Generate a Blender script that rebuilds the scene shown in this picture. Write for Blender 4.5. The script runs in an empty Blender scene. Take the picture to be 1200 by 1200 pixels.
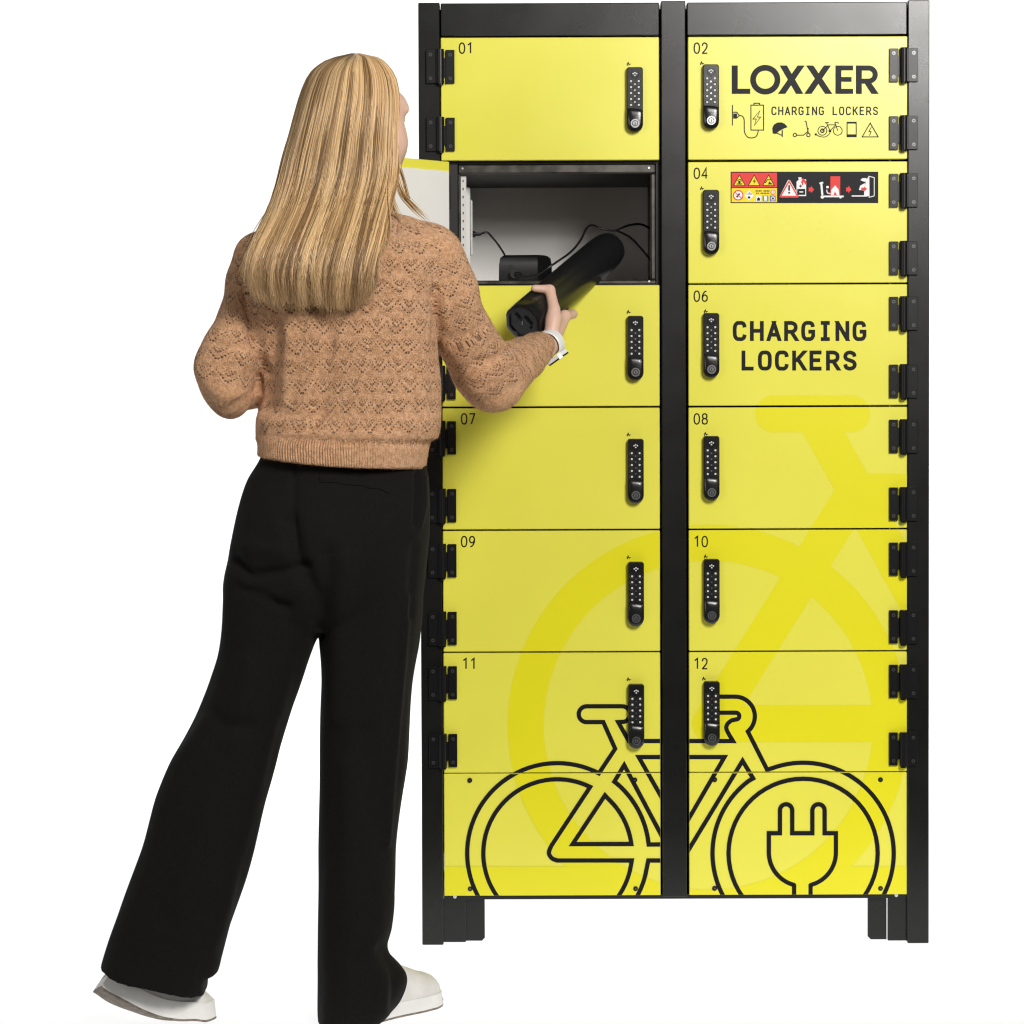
import bpy, math, random
import numpy as np
from mathutils import Matrix, Vector

random.seed(7); rng = np.random.default_rng(7)
R = math.radians
sc = bpy.context.scene
col = sc.collection

# ------------------------------------------------------------------ camera
FPX, PITCH, ROLL, CAMY = 2964.0, R(1.5), R(-0.2), -5.2
PV = 434 + FPX * math.tan(PITCH)
fw = np.array([0, math.cos(PITCH), -math.sin(PITCH)])
u0 = np.array([0, math.sin(PITCH), math.cos(PITCH)]); r0 = np.array([1.0, 0, 0])
rt = r0 * math.cos(ROLL) + u0 * math.sin(ROLL)
up = u0 * math.cos(ROLL) - r0 * math.sin(ROLL)
CAM = np.array([0, CAMY, 0.0])

def P(px, py, y=0.0):
    """point of the plane at depth y that the photograph shows at (px, py)"""
    d = fw + rt * ((px - 600) / FPX) + up * (-(py - PV) / FPX)
    return CAM + d * ((y - CAMY) / d[1])
CAM[2] = -P(790, 1106, 0)[2]

def proj(V):
    d = np.asarray(V) - CAM
    z = d @ fw
    return 600 + FPX * (d @ rt) / z, PV - FPX * (d @ up) / z

cd = bpy.data.cameras.new('camera'); cam = bpy.data.objects.new('camera', cd); col.objects.link(cam)
cd.sensor_width = 36; cd.lens = FPX / 1200 * 36; cd.shift_y = -(600 - PV) / 1200; cd.clip_end = 100
M = Matrix.Identity(4)
for i in range(3):
    M[i][0] = rt[i]; M[i][1] = up[i]; M[i][2] = -fw[i]; M[i][3] = CAM[i]
cam.matrix_world = M
sc.camera = cam

# ------------------------------------------------------------------ light
sc.view_settings.view_transform = 'Standard'; sc.view_settings.look = 'None'
sc.view_settings.exposure = 0; sc.view_settings.gamma = 1
sc.cycles.use_denoising = True
sc.cycles.max_bounces = 8
sc.cycles.filter_width = 1.25
w = bpy.data.worlds.new('World'); sc.world = w; w.use_nodes = True
w.node_tree.nodes['Background'].inputs[0].default_value = (1, 0.985, 0.96, 1)
w.node_tree.nodes['Background'].inputs[1].default_value = 0.07

def area(name, loc, target, sx, sy, power, color=(1, 1, 1)):
    l = bpy.data.lights.new(name, 'AREA'); l.shape = 'RECTANGLE'; l.size = sx; l.size_y = sy
    l.energy = power; l.color = color
    o = bpy.data.objects.new(name, l); col.objects.link(o); o.location = loc
    o.rotation_euler = (Vector(target) - Vector(loc)).to_track_quat('-Z', 'Y').to_euler()
    return o
# key softbox beside and above the camera on the right, glare softbox below it, unseen fill added on the left
area('key_softbox', (1.50, -4.0, 3.08), (0.3, 0, 1.2), 1.1, 1.1, 166, (1, 0.975, 0.94))
area('glare_softbox', (1.80, -4.3, 2.50), (0.5, 0, 1.6), 0.75, 0.5, 38, (1, 0.98, 0.95))
area('added_fill', (-2.6, -3.6, 1.9), (0.0, 0, 0.8), 1.0, 1.6, 32, (1, 0.98, 0.96))
# unseen lamps added under and behind the translucent sheet for a shadowless white
area('added_floor_lamp', (0, 0.75, -0.12), (0, 0.75, 1), 6.4, 3.05, 6.4 * 3.05 * math.pi * 1.27)
area('added_cove_lamp', (0, 2.45, 0.05), (0, 1.6, 0.9), 6.4, 1.6, 6.4 * 1.6 * math.pi * 1.3)
area('added_backdrop_lamp', (0, 2.75, 2.1), (0, 0, 2.1), 6.4, 3.2, 6.4 * 3.2 * math.pi * 1.40)

# ------------------------------------------------------------------ materials
def new_mat(name):
    m = bpy.data.materials.new(name); m.use_nodes = True
    nt = m.node_tree; b = nt.nodes['Principled BSDF']
    return m, nt, b

def N(nt, t, **kw):
    n = nt.nodes.new(t)
    for k, v in kw.items():
        setattr(n, k, v)
    return n

def val(nt, sock, v):
    if hasattr(v, 'is_linked'):
        nt.links.new(v, sock)
    else:
        sock.default_value = v

def mth(nt, op, a, b=0.0, c=None):
    n = N(nt, 'ShaderNodeMath', operation=op)
    val(nt, n.inputs[0], a); val(nt, n.inputs[1], b)
    if c is not None: val(nt, n.inputs[2], c)
    return n.outputs[0]

def sstep(nt, v, lo, hi, a=0.0, b=1.0):
    n = N(nt, 'ShaderNodeMapRange', interpolation_type='SMOOTHSTEP')
    val(nt, n.inputs['Value'], v)
    n.inputs['From Min'].default_value = lo; n.inputs['From Max'].default_value = hi
    n.inputs['To Min'].default_value = a; n.inputs['To Max'].default_value = b
    return n.outputs[0]

def mixc(nt, fac, a, b):
    n = N(nt, 'ShaderNodeMix', data_type='RGBA')
    val(nt, n.inputs['Factor'], fac); val(nt, n.inputs[6], a); val(nt, n.inputs[7], b)
    return n.outputs[2]

def plain(name, color, rough=0.5, spec=0.5, metal=0.0, noise=0.0, nscale=60, bump=0.0, bscale=400, coat=0.0, rvar=0.0):
    m, nt, b = new_mat(name)
    b.inputs['Base Color'].default_value = (*color, 1)
    b.inputs['Roughness'].default_value = rough
    b.inputs['Specular IOR Level'].default_value = spec
    b.inputs['Metallic'].default_value = metal
    b.inputs['Coat Weight'].default_value = coat
    tc = N(nt, 'ShaderNodeTexCoord').outputs['Object']
    if noise > 0 or rvar > 0:
        n = N(nt, 'ShaderNodeTexNoise'); n.inputs['Scale'].default_value = nscale; n.inputs['Detail'].default_value = 6
        nt.links.new(tc, n.inputs['Vector'])
        if noise > 0:
            lo = tuple(c * (1 - noise) for c in color) + (1,); hi = tuple(min(1, c * (1 + noise)) for c in color) + (1,)
            nt.links.new(mixc(nt, sstep(nt, n.outputs['Fac'], .3, .7), lo, hi), b.inputs['Base Color'])
        if rvar > 0:
            nt.links.new(sstep(nt, n.outputs['Fac'], .3, .7, rough - rvar, rough + rvar), b.inputs['Roughness'])
    if bump > 0:
        n2 = N(nt, 'ShaderNodeTexNoise'); n2.inputs['Scale'].default_value = bscale; n2.inputs['Detail'].default_value = 3
        nt.links.new(tc, n2.inputs['Vector'])
        bn = N(nt, 'ShaderNodeBump'); bn.inputs['Strength'].default_value = bump; bn.inputs['Distance'].default_value = 0.001
        nt.links.new(n2.outputs['Fac'], bn.inputs['Height']); nt.links.new(bn.outputs[0], b.inputs['Normal'])
    return m

MT = {}
MT['yellow'] = plain('yellow_powder_coat', (0.770, 0.727, 0.078), 0.30, 0.5, noise=0.012, nscale=4, bump=0.10, bscale=900, rvar=0.03)
MT['yellow_print'] = plain('deep_yellow_print', (0.765, 0.705, 0.012), 0.30, 0.5, noise=0.012, nscale=4, bump=0.10, bscale=900)
MT['frame'] = plain('black_powder_coat', (0.0060, 0.0060, 0.0056), 0.28, 0.42, noise=0.12, nscale=9, bump=0.06, bscale=1100, rvar=0.015)
MT['hinge'] = plain('black_satin_hinge_steel', (0.0055, 0.0055, 0.0058), 0.32, 0.3, bump=0.1, bscale=900)
MT['screw'] = plain('dark_screw_head', (0.11, 0.11, 0.11), 0.28, 0.5, metal=0.7)
MT['zinc'] = plain('zinc_bolt', (0.75, 0.75, 0.75), 0.3, 0.5, metal=0.9)
MT['print'] = plain('black_vinyl_print', (0.009, 0.0085, 0.011), 0.45, 0.14)
MT['lock'] = plain('black_lock_plastic', (0.008, 0.008, 0.008), 0.24, 0.5, bump=0.06, bscale=900)
MT['key'] = plain('grey_white_key_print', (0.62, 0.62, 0.61), 0.35, 0.5)
MT['keyring'] = plain('dark_chrome_key_ring', (0.16, 0.16, 0.16), 0.2, 0.5, metal=0.9)
MT['chrome'] = plain('chrome_lock_cylinder', (0.62, 0.62, 0.62), 0.22, 0.5, metal=1.0)
MT['grey_in'] = plain('light_grey_inner_panel', (0.78, 0.775, 0.75), 0.5, 0.4, noise=0.02, nscale=7, bump=0.1)
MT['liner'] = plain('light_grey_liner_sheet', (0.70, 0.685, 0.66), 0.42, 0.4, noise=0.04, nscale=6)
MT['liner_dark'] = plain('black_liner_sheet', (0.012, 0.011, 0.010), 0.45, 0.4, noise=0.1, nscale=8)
MT['seal'] = plain('bare_dark_steel_edge', (0.075, 0.07, 0.062), 0.33, 0.5, metal=0.75, noise=0.14, nscale=30, rvar=0.06)
MT['white_pl'] = plain('white_plastic', (0.72, 0.72, 0.70), 0.4, 0.5)
MT['blk_pl'] = plain('black_plastic', (0.007, 0.007, 0.007), 0.4, 0.35, bump=0.1, bscale=700)
MT['batt'] = plain('black_anodised_battery', (0.011, 0.011, 0.012), 0.28, 0.55)
MT['batt_end'] = plain('black_battery_end_plastic', (0.006, 0.006, 0.008), 0.3, 0.5)
MT['cable'] = plain('black_cable', (0.010, 0.010, 0.010), 0.35, 0.5)
MT['red'] = plain('red_sticker_print', (0.72, 0.045, 0.04), 0.45, 0.2)
MT['syel'] = plain('yellow_sticker_print', (0.85, 0.66, 0.02), 0.45, 0.2)
MT['white'] = plain('white_sticker_print', (0.8, 0.8, 0.8), 0.45, 0.2)
MT['sgreen'] = plain('green_sticker_print', (0.03, 0.25, 0.09), 0.4, 0.4)
MT['sblue'] = plain('blue_sticker_print', (0.03, 0.06, 0.3), 0.4, 0.4)
MT['trouser'] = plain('black_wool_trouser_cloth', (0.0080, 0.0074, 0.0067), 0.95, 0.10, noise=0.15, nscale=260, bump=0.5, bscale=1500)
MT['trouser'].node_tree.nodes['Principled BSDF'].inputs['Sheen Weight'].default_value = 0.02
MT['shoe'] = plain('white_shoe_leather', (0.70, 0.68, 0.65), 0.5, 0.4, noise=0.05, nscale=40, bump=0.2, bscale=300)
MT['sole'] = plain('white_rubber_midsole', (0.74, 0.73, 0.70), 0.55, 0.35, noise=0.04, nscale=30)
MT['outsole'] = plain('worn_brown_rubber_outsole', (0.20, 0.17, 0.14), 0.8, 0.25, noise=0.3, nscale=90, bump=0.6, bscale=300)
MT['sock'] = plain('grey_shoe_lining', (0.42, 0.40, 0.38), 0.8, 0.2, noise=0.1)
MT['strap'] = plain('white_silicone_strap', (0.78, 0.78, 0.78), 0.4, 0.4)
MT['watch'] = plain('dark_watch_glass', (0.01, 0.011, 0.016), 0.12, 0.5)

# translucent white sheet, lit through by the added lamps
m, nt, b = new_mat('opal_white_sheet'); nt.nodes.remove(b)
tr = N(nt, 'ShaderNodeBsdfTranslucent'); tr.inputs[0].default_value = (0.86, 0.86, 0.86, 1)
df = N(nt, 'ShaderNodeBsdfDiffuse'); df.inputs[0].default_value = (0.86, 0.86, 0.86, 1)
mx = N(nt, 'ShaderNodeMixShader'); mx.inputs[0].default_value = 0.12
nt.links.new(tr.outputs[0], mx.inputs[1]); nt.links.new(df.outputs[0], mx.inputs[2])
nt.links.new(mx.outputs[0], nt.nodes['Material Output'].inputs[0])
MT['sheet'] = m

# skin, coloured by a vertex attribute (lips, brows, eyes, nails)
m, nt, b = new_mat('skin')
at = N(nt, 'ShaderNodeVertexColor'); at.layer_name = 'tone'
nz = N(nt, 'ShaderNodeTexNoise'); nz.inputs['Scale'].default_value = 90; nz.inputs['Detail'].default_value = 5
mm = N(nt, 'ShaderNodeMix', data_type='RGBA', blend_type='MULTIPLY'); mm.inputs['Factor'].default_value = 0.25
nt.links.new(at.outputs[0], mm.inputs[6]); nt.links.new(nz.outputs['Color'], mm.inputs[7])
nt.links.new(mm.outputs[2], b.inputs['Base Color'])
b.inputs['Roughness'].default_value = 0.5; b.inputs['Subsurface Weight'].default_value = 0.12
b.inputs['Subsurface Radius'].default_value = (0.01, 0.004, 0.002); b.inputs['Subsurface Scale'].default_value = 0.5
MT['skin'] = m

# hair, coloured strand by strand
m, nt, b = new_mat('blond_hair')
at = N(nt, 'ShaderNodeVertexColor'); at.layer_name = 'tone'
nt.links.new(at.outputs[0], b.inputs['Base Color'])
b.inputs['Roughness'].default_value = 0.42; b.inputs['Specular IOR Level'].default_value = 0.5
MT['hair'] = m

# knitted sweater: lace motif of eyelets on a UV chart, one unit = one motif
m, nt, b = new_mat('apricot_lace_knit')
uv = N(nt, 'ShaderNodeUVMap'); uv.uv_map = 'knit'
sp = N(nt, 'ShaderNodeSeparateXYZ'); nt.links.new(uv.outputs[0], sp.inputs[0])
wn = N(nt, 'ShaderNodeTexNoise'); wn.inputs['Scale'].default_value = 0.9; wn.inputs['Detail'].default_value = 2
nt.links.new(uv.outputs[0], wn.inputs['Vector'])
wob = mth(nt, 'SUBTRACT', wn.outputs['Fac'], 0.5)
U = mth(nt, 'ADD', sp.outputs[0], mth(nt, 'MULTIPLY', wob, 0.22)); V = mth(nt, 'ADD', sp.outputs[1], mth(nt, 'MULTIPLY', wob, 0.35))
row = mth(nt, 'FLOOR', V)
fv = mth(nt, 'FRACT', V)
uu = mth(nt, 'ADD', U, mth(nt, 'MULTIPLY', mth(nt, 'FLOORED_MODULO', row, 2.0), 0.5))
fu = mth(nt, 'SUBTRACT', mth(nt, 'FRACT', uu), 0.5)
A = mth(nt, 'ABSOLUTE', fu)
a10 = mth(nt, 'MULTIPLY', A, 9.0)
du = mth(nt, 'MULTIPLY', mth(nt, 'SUBTRACT', mth(nt, 'FRACT', a10), 0.5), 0.0400 / 9.0)
ac = mth(nt, 'DIVIDE', mth(nt, 'ADD', mth(nt, 'FLOOR', a10), 0.5), 9.0)
dv = mth(nt, 'MULTIPLY', mth(nt, 'SUBTRACT', fv, mth(nt, 'MULTIPLY_ADD', ac, 1.12, 0.10)), 0.0357)
dh = mth(nt, 'SQRT', mth(nt, 'ADD', mth(nt, 'MULTIPLY', du, du), mth(nt, 'MULTIPLY', dv, dv)))
# eyelets shrink away from the tip of the V
holes = mth(nt, 'SUBTRACT', 1.0, sstep(nt, mth(nt, 'ADD', dh, mth(nt, 'MULTIPLY', ac, 0.0011)), 0.0013, 0.0024))
for (ca, cv, rr) in ((0.0, 0.48, .0018), (0.085, 0.54, .0020), (0.17, 0.64, .0017), (0.0, 0.68, .0013), (0.10, 0.74, .0014), (0.24, 0.78, .0013)):
    ddu = mth(nt, 'MULTIPLY', mth(nt, 'SUBTRACT', A, ca), 0.0400)
    ddv = mth(nt, 'MULTIPLY', mth(nt, 'SUBTRACT', fv, cv), 0.0300)
    dd = mth(nt, 'SQRT', mth(nt, 'ADD', mth(nt, 'MULTIPLY', ddu, ddu), mth(nt, 'MULTIPLY', ddv, ddv)))
    holes = mth(nt, 'MAXIMUM', holes, mth(nt, 'MULTIPLY', mth(nt, 'SUBTRACT', 1.0, sstep(nt, dd, rr * .5, rr * 1.25)), 0.8))
rv = mth(nt, 'SUBTRACT', fv, mth(nt, 'MULTIPLY_ADD', A, 1.12, -0.04))
ridge = mth(nt, 'SUBTRACT', 1.0, sstep(nt, mth(nt, 'ABSOLUTE', rv), 0.02, 0.10))
rv2 = mth(nt, 'SUBTRACT', fv, mth(nt, 'MULTIPLY_ADD', A, 1.12, 0.27))
ridge2 = mth(nt, 'SUBTRACT', 1.0, sstep(nt, mth(nt, 'ABSOLUTE', rv2), 0.02, 0.09))
ridge = mth(nt, 'MAXIMUM', ridge, mth(nt, 'MULTIPLY', ridge2, 0.7))
st = mth(nt, 'MULTIPLY', mth(nt, 'SINE', mth(nt, 'MULTIPLY', U, 2 * math.pi * 15)), mth(nt, 'SINE', mth(nt, 'MULTIPLY', V, 2 * math.pi * 12)))
fz = N(nt, 'ShaderNodeTexNoise'); fz.inputs['Scale'].default_value = 520; fz.inputs['Detail'].default_value = 4
tc = N(nt, 'ShaderNodeTexCoord'); nt.links.new(tc.outputs['Object'], fz.inputs['Vector'])
fz2 = N(nt, 'ShaderNodeTexNoise'); fz2.inputs['Scale'].default_value = 130; fz2.inputs['Detail'].default_value = 5
nt.links.new(tc.outputs['Object'], fz2.inputs['Vector'])
isrib = N(nt, 'ShaderNodeVertexColor'); isrib.layer_name = 'rib'
rsep = N(nt, 'ShaderNodeSeparateColor'); nt.links.new(isrib.outputs[0], rsep.inputs[0])
rib = rsep.outputs[0]
nrib = mth(nt, 'SUBTRACT', 1.0, rib)
wn2 = N(nt, 'ShaderNodeTexNoise'); wn2.inputs['Scale'].default_value = 2.6; wn2.inputs['Detail'].default_value = 3
nt.links.new(uv.outputs[0], wn2.inputs['Vector'])
holes = mth(nt, 'MULTIPLY', mth(nt, 'MULTIPLY', holes, nrib), sstep(nt, wn2.outputs['Fac'], .28, .55, .35, 1.0))
ribw = mth(nt, 'SINE', mth(nt, 'MULTIPLY', U, 2 * math.pi * 7.0))
hgt = mth(nt, 'ADD', mth(nt, 'MULTIPLY', ridge, 0.34), mth(nt, 'MULTIPLY', st, 0.22))
hgt = mth(nt, 'MULTIPLY', mth(nt, 'SUBTRACT', hgt, mth(nt, 'MULTIPLY', holes, 1.0)), nrib)
hgt = mth(nt, 'ADD', hgt, mth(nt, 'MULTIPLY', mth(nt, 'MULTIPLY', ribw, rib), 0.55))
hgt = mth(nt, 'ADD', hgt, mth(nt, 'MULTIPLY', fz.outputs['Fac'], 1.7))
c1 = mixc(nt, sstep(nt, fz2.outputs['Fac'], .32, .68), (0.58, 0.300, 0.145, 1), (0.82, 0.475, 0.265, 1))
c1 = mixc(nt, sstep(nt, fz.outputs['Fac'], .30, .50, .55, 0), c1, (0.30, 0.135, 0.06, 1))
c2 = mixc(nt, sstep(nt, fz.outputs['Fac'], .52, .72, 0, .7), c1, (0.86, 0.60, 0.41, 1))
c3 = mixc(nt, mth(nt, 'MULTIPLY', holes, 0.93), c2, (0.085, 0.035, 0.018, 1))
nt.links.new(c3, b.inputs['Base Color'])
bn = N(nt, 'ShaderNodeBump'); bn.inputs['Strength'].default_value = 1.0; bn.inputs['Distance'].default_value = 0.0026
nt.links.new(hgt, bn.inputs['Height']); nt.links.new(bn.outputs[0], b.inputs['Normal'])
b.inputs['Roughness'].default_value = 0.95; b.inputs['Specular IOR Level'].default_value = 0.1
b.inputs['Sheen Weight'].default_value = 0.22; b.inputs['Sheen Roughness'].default_value = 0.5
b.inputs['Sheen Tint'].default_value = (1, 0.8, 0.65, 1)
MT['knit'] = m

# ------------------------------------------------------------------ mesh helpers
class MB:
    """collects faces with a material slot each; build() links ONE mesh object"""
    def __init__(s): s.v = []; s.f = []; s.m = []
    def add(s, vs, fs, mi=0):
        o = len(s.v); s.v += [tuple(float(c) for c in q) for q in vs]
        s.f += [tuple(i + o for i in f) for f in fs]; s.m += [mi] * len(fs)
    def box(s, x0, x1, y0, y1, z0, z1, mi=0, bev=0.0):
        if bev <= 0:
            vs = [(x, y, z) for x in (x0, x1) for y in (y0, y1) for z in (z0, z1)]
            s.add(vs, [(0, 1, 3, 2), (4, 6, 7, 5), (0, 4, 5, 1), (2, 3, 7, 6), (0, 2, 6, 4), (1, 5, 7, 3)], mi); return
        # chamfered box
        b = min(bev, (x1 - x0) * .49, (y1 - y0) * .49, (z1 - z0) * .49)
        vs = []; idx = {}
        for ix, x in enumerate((x0, x1)):
            for iy, y in enumerate((y0, y1)):
                for iz, z in enumerate((z0, z1)):
                    sx = b if ix == 0 else -b; sy = b if iy == 0 else -b; sz = b if iz == 0 else -b
                    for k, q in enumerate(((x, y + sy, z + sz), (x + sx, y, z + sz), (x + sx, y + sy, z))):
                        idx[ix, iy, iz, k] = len(vs); vs.append(q)
        fs = []
        for i in (0, 1):
            q = [idx[i, 0, 0, 0], idx[i, 1, 0, 0], idx[i, 1, 1, 0], idx[i, 0, 1, 0]]; fs.append(q if i else q[::-1])
            q = [idx[0, i, 0, 1], idx[1, i, 0, 1], idx[1, i, 1, 1], idx[0, i, 1, 1]]; fs.append(q[::-1] if i else q)
            q = [idx[0, 0, i, 2], idx[1, 0, i, 2], idx[1, 1, i, 2], idx[0, 1, i, 2]]; fs.append(q if i else q[::-1])
        for i in (0, 1):
            for j in (0, 1):
                fs.append([idx[i, j, 0, 0], idx[i, j, 1, 0], idx[i, j, 1, 1], idx[i, j, 0, 1]])
                fs.append([idx[i, 0, j, 0], idx[i, 1, j, 0], idx[i, 1, j, 2], idx[i, 0, j, 2]])
                fs.append([idx[0, i, j, 1], idx[1, i, j, 1], idx[1, i, j, 2], idx[0, i, j, 2]])
                for k in (0, 1):
                    fs.append([idx[i, j, k, 0], idx[i, j, k, 1], idx[i, j, k, 2]])
        s.add(vs, fs, mi)
    def cyl(s, a, b, r, n=12, mi=0, r2=None, caps=True):
        a = np.array(a, float); b = np.array(b, float); r2 = r if r2 is None else r2
        d = b - a; d /= np.linalg.norm(d)
        t = np.array([0, 0, 1.0]) if abs(d[2]) < .9 else np.array([1.0, 0, 0])
        e1 = np.cross(d, t); e1 /= np.linalg.norm(e1); e2 = np.cross(d, e1)
        vs = []
        for i in range(n):
            q = 2 * math.pi * i / n; o = e1 * math.cos(q) + e2 * math.sin(q)
            vs += [a + o * r, b + o * r2]
        fs = [(2 * i, 2 * i + 1, (2 * i + 3) % (2 * n), (2 * i + 2) % (2 * n)) for i in range(n)]
        if caps: fs += [tuple(range(0, 2 * n, 2)), tuple(range(2 * n - 1, 0, -2))]
        s.add(vs, fs, mi)
    def tube(s, pts, r, n=8, mi=0):
        pts = [np.array(p, float) for p in pts]
        rr = r if hasattr(r, '__len__') else [r] * len(pts)
        vs = []; e = None
        for i, p in enumerate(pts):
            d = pts[min(i + 1, len(pts) - 1)] - pts[max(i - 1, 0)]; d /= np.linalg.norm(d) + 1e-12
            if e is None:
                t = np.array([0, 0, 1.0]) if abs(d[2]) < .9 else np.array([1.0, 0, 0]); e = np.cross(d, t)
            e = e - d * (e @ d); e /= np.linalg.norm(e); e2 = np.cross(d, e)
            for k in range(n):
                q = 2 * math.pi * k / n; vs.append(p + (e * math.cos(q) + e2 * math.sin(q)) * rr[i])
        fs = [(i * n + k, i * n + (k + 1) % n, (i + 1) * n + (k + 1) % n, (i + 1) * n + k) for i in range(len(pts) - 1) for k in range(n)]
        fs += [tuple(range(n))[::-1], tuple(range((len(pts) - 1) * n, len(pts) * n))]
        s.add(vs, fs, mi)
    def prism(s, outline, y0, y1, mi=0, side=None):
        """outline in (x, z), extruded from y0 (front) to y1"""
        n = len(outline)
        s.add([(x, y0, z) for x, z in outline] + [(x, y1, z) for x, z in outline],
              [tuple(range(n)), tuple(range(2 * n - 1, n - 1, -1))] + [(i, i + n, (i + 1) % n + n, (i + 1) % n) for i in range(n)], mi)
    def mesh(s, name, mats):
        me = bpy.data.meshes.new(name); me.from_pydata(s.v, [], s.f)
        for mt in mats: me.materials.append(MT[mt])
        me.polygons.foreach_set('material_index', s.m)
        import bmesh
        bm = bmesh.new(); bm.from_mesh(me); bmesh.ops.recalc_face_normals(bm, faces=bm.faces); bm.to_mesh(me); bm.free()
        return me
    def build(s, name, mats, parent=None, loc=(0, 0, 0), smooth=False):
        me = s.mesh(name, mats if isinstance(mats, (list, tuple)) else [mats])
        if smooth:
            me.polygons.foreach_set('use_smooth', [True] * len(me.polygons))
        return link(name, me, parent, loc)

def link(name, me, parent=None, loc=(0, 0, 0)):
    o = bpy.data.objects.new(name, me); col.objects.link(o); o.location = loc
    if parent is not None: o.parent = parent
    return o

def tag(o, label=None, cat=None, group=None, kind=None):
    for k, v in (('label', label), ('category', cat), ('group', group), ('kind', kind)):
        if v: o[k] = v
    return o

def smooth_by_angle(o, ang=35):
    me = o.data
    me.polygons.foreach_set('use_smooth', [True] * len(me.polygons))
    try:
        me.set_sharp_from_angle(angle=R(ang))
    except Exception:
        pass

# ------------------------------------------------------------------ flat print: convex pieces, clipped per panel
def stroke(pts, wd, closed=False):
    """quads along a polyline with mitred joints, in photo pixels"""
    pts = [np.array(p, float) for p in pts]
    pts = [p for i, p in enumerate(pts) if i == 0 or np.linalg.norm(p - pts[i - 1]) > .14 * wd]
    n = len(pts); L = []
    for i in range(n):
        if closed:
            d1 = pts[i] - pts[i - 1]; d2 = pts[(i + 1) % n] - pts[i]
        else:
            d1 = pts[i] - pts[max(i - 1, 0)]; d2 = pts[min(i + 1, n - 1)] - pts[i]
            if i == 0: d1 = d2
            if i == n - 1: d2 = d1
        d1 = d1 / (np.linalg.norm(d1) + 1e-9); d2 = d2 / (np.linalg.norm(d2) + 1e-9)
        n1 = np.array([-d1[1], d1[0]]); n2 = np.array([-d2[1], d2[0]])
        mt_ = n1 + n2; l = np.linalg.norm(mt_)
        mt_ = n1 if l < 1e-6 else mt_ / l
        k = wd / 2 / max(0.35, mt_ @ n1)
        L.append((pts[i] + mt_ * k, pts[i] - mt_ * k))
    out = []
    for i in range(n if closed else n - 1):
        a, b2 = L[i], L[(i + 1) % n]
        out.append([a[0], b2[0], b2[1], a[1]])
    return out

def arc(cx, cy, r, a0, a1, n=24, ry=None):
    ry = r if ry is None else ry
    return [(cx + r * math.cos(R(a0 + (a1 - a0) * i / n)), cy + ry * math.sin(R(a0 + (a1 - a0) * i / n))) for i in range(n + 1)]

def spline(pts, n=6, closed=False):
    out = []; m_ = len(pts); p = [np.array(q, float) for q in pts]
    for i in range(m_ if closed else m_ - 1):
        if closed: a, b2, c, d = p[i - 1], p[i], p[(i + 1) % m_], p[(i + 2) % m_]
        else: a, b2, c, d = p[max(i - 1, 0)], p[i], p[i + 1], p[min(i + 2, m_ - 1)]
        for k in range(n):
            t = k / n
            out.append(.5 * ((2 * b2) + (-a + c) * t + (2 * a - 5 * b2 + 4 * c - d) * t * t + (-a + 3 * b2 - 3 * c + d) * t ** 3))
    if not closed: out.append(p[-1])
    return out

def clip_rect(poly, x0, x1, z0, z1):
    for ax, lim, sg in ((0, x0, 1), (0, x1, -1), (1, z0, 1), (1, z1, -1)):
        out = []
        for i in range(len(poly)):
            a, b2 = poly[i - 1], poly[i]
            da, db = sg * (a[ax] - lim), sg * (b2[ax] - lim)
            if da * db < 0:
                t = da / (da - db); out.append((a[0] + (b2[0] - a[0]) * t, a[1] + (b2[1] - a[1]) * t))
            if db >= 0: out.append(b2)
        poly = out
        if len(poly) < 3: return None
    return poly

def to_plane(poly):
    out = []
    for q in poly:
        p = P(q[0], q[1], -0.0006); out.append((p[0], p[2]))
    return out

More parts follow.
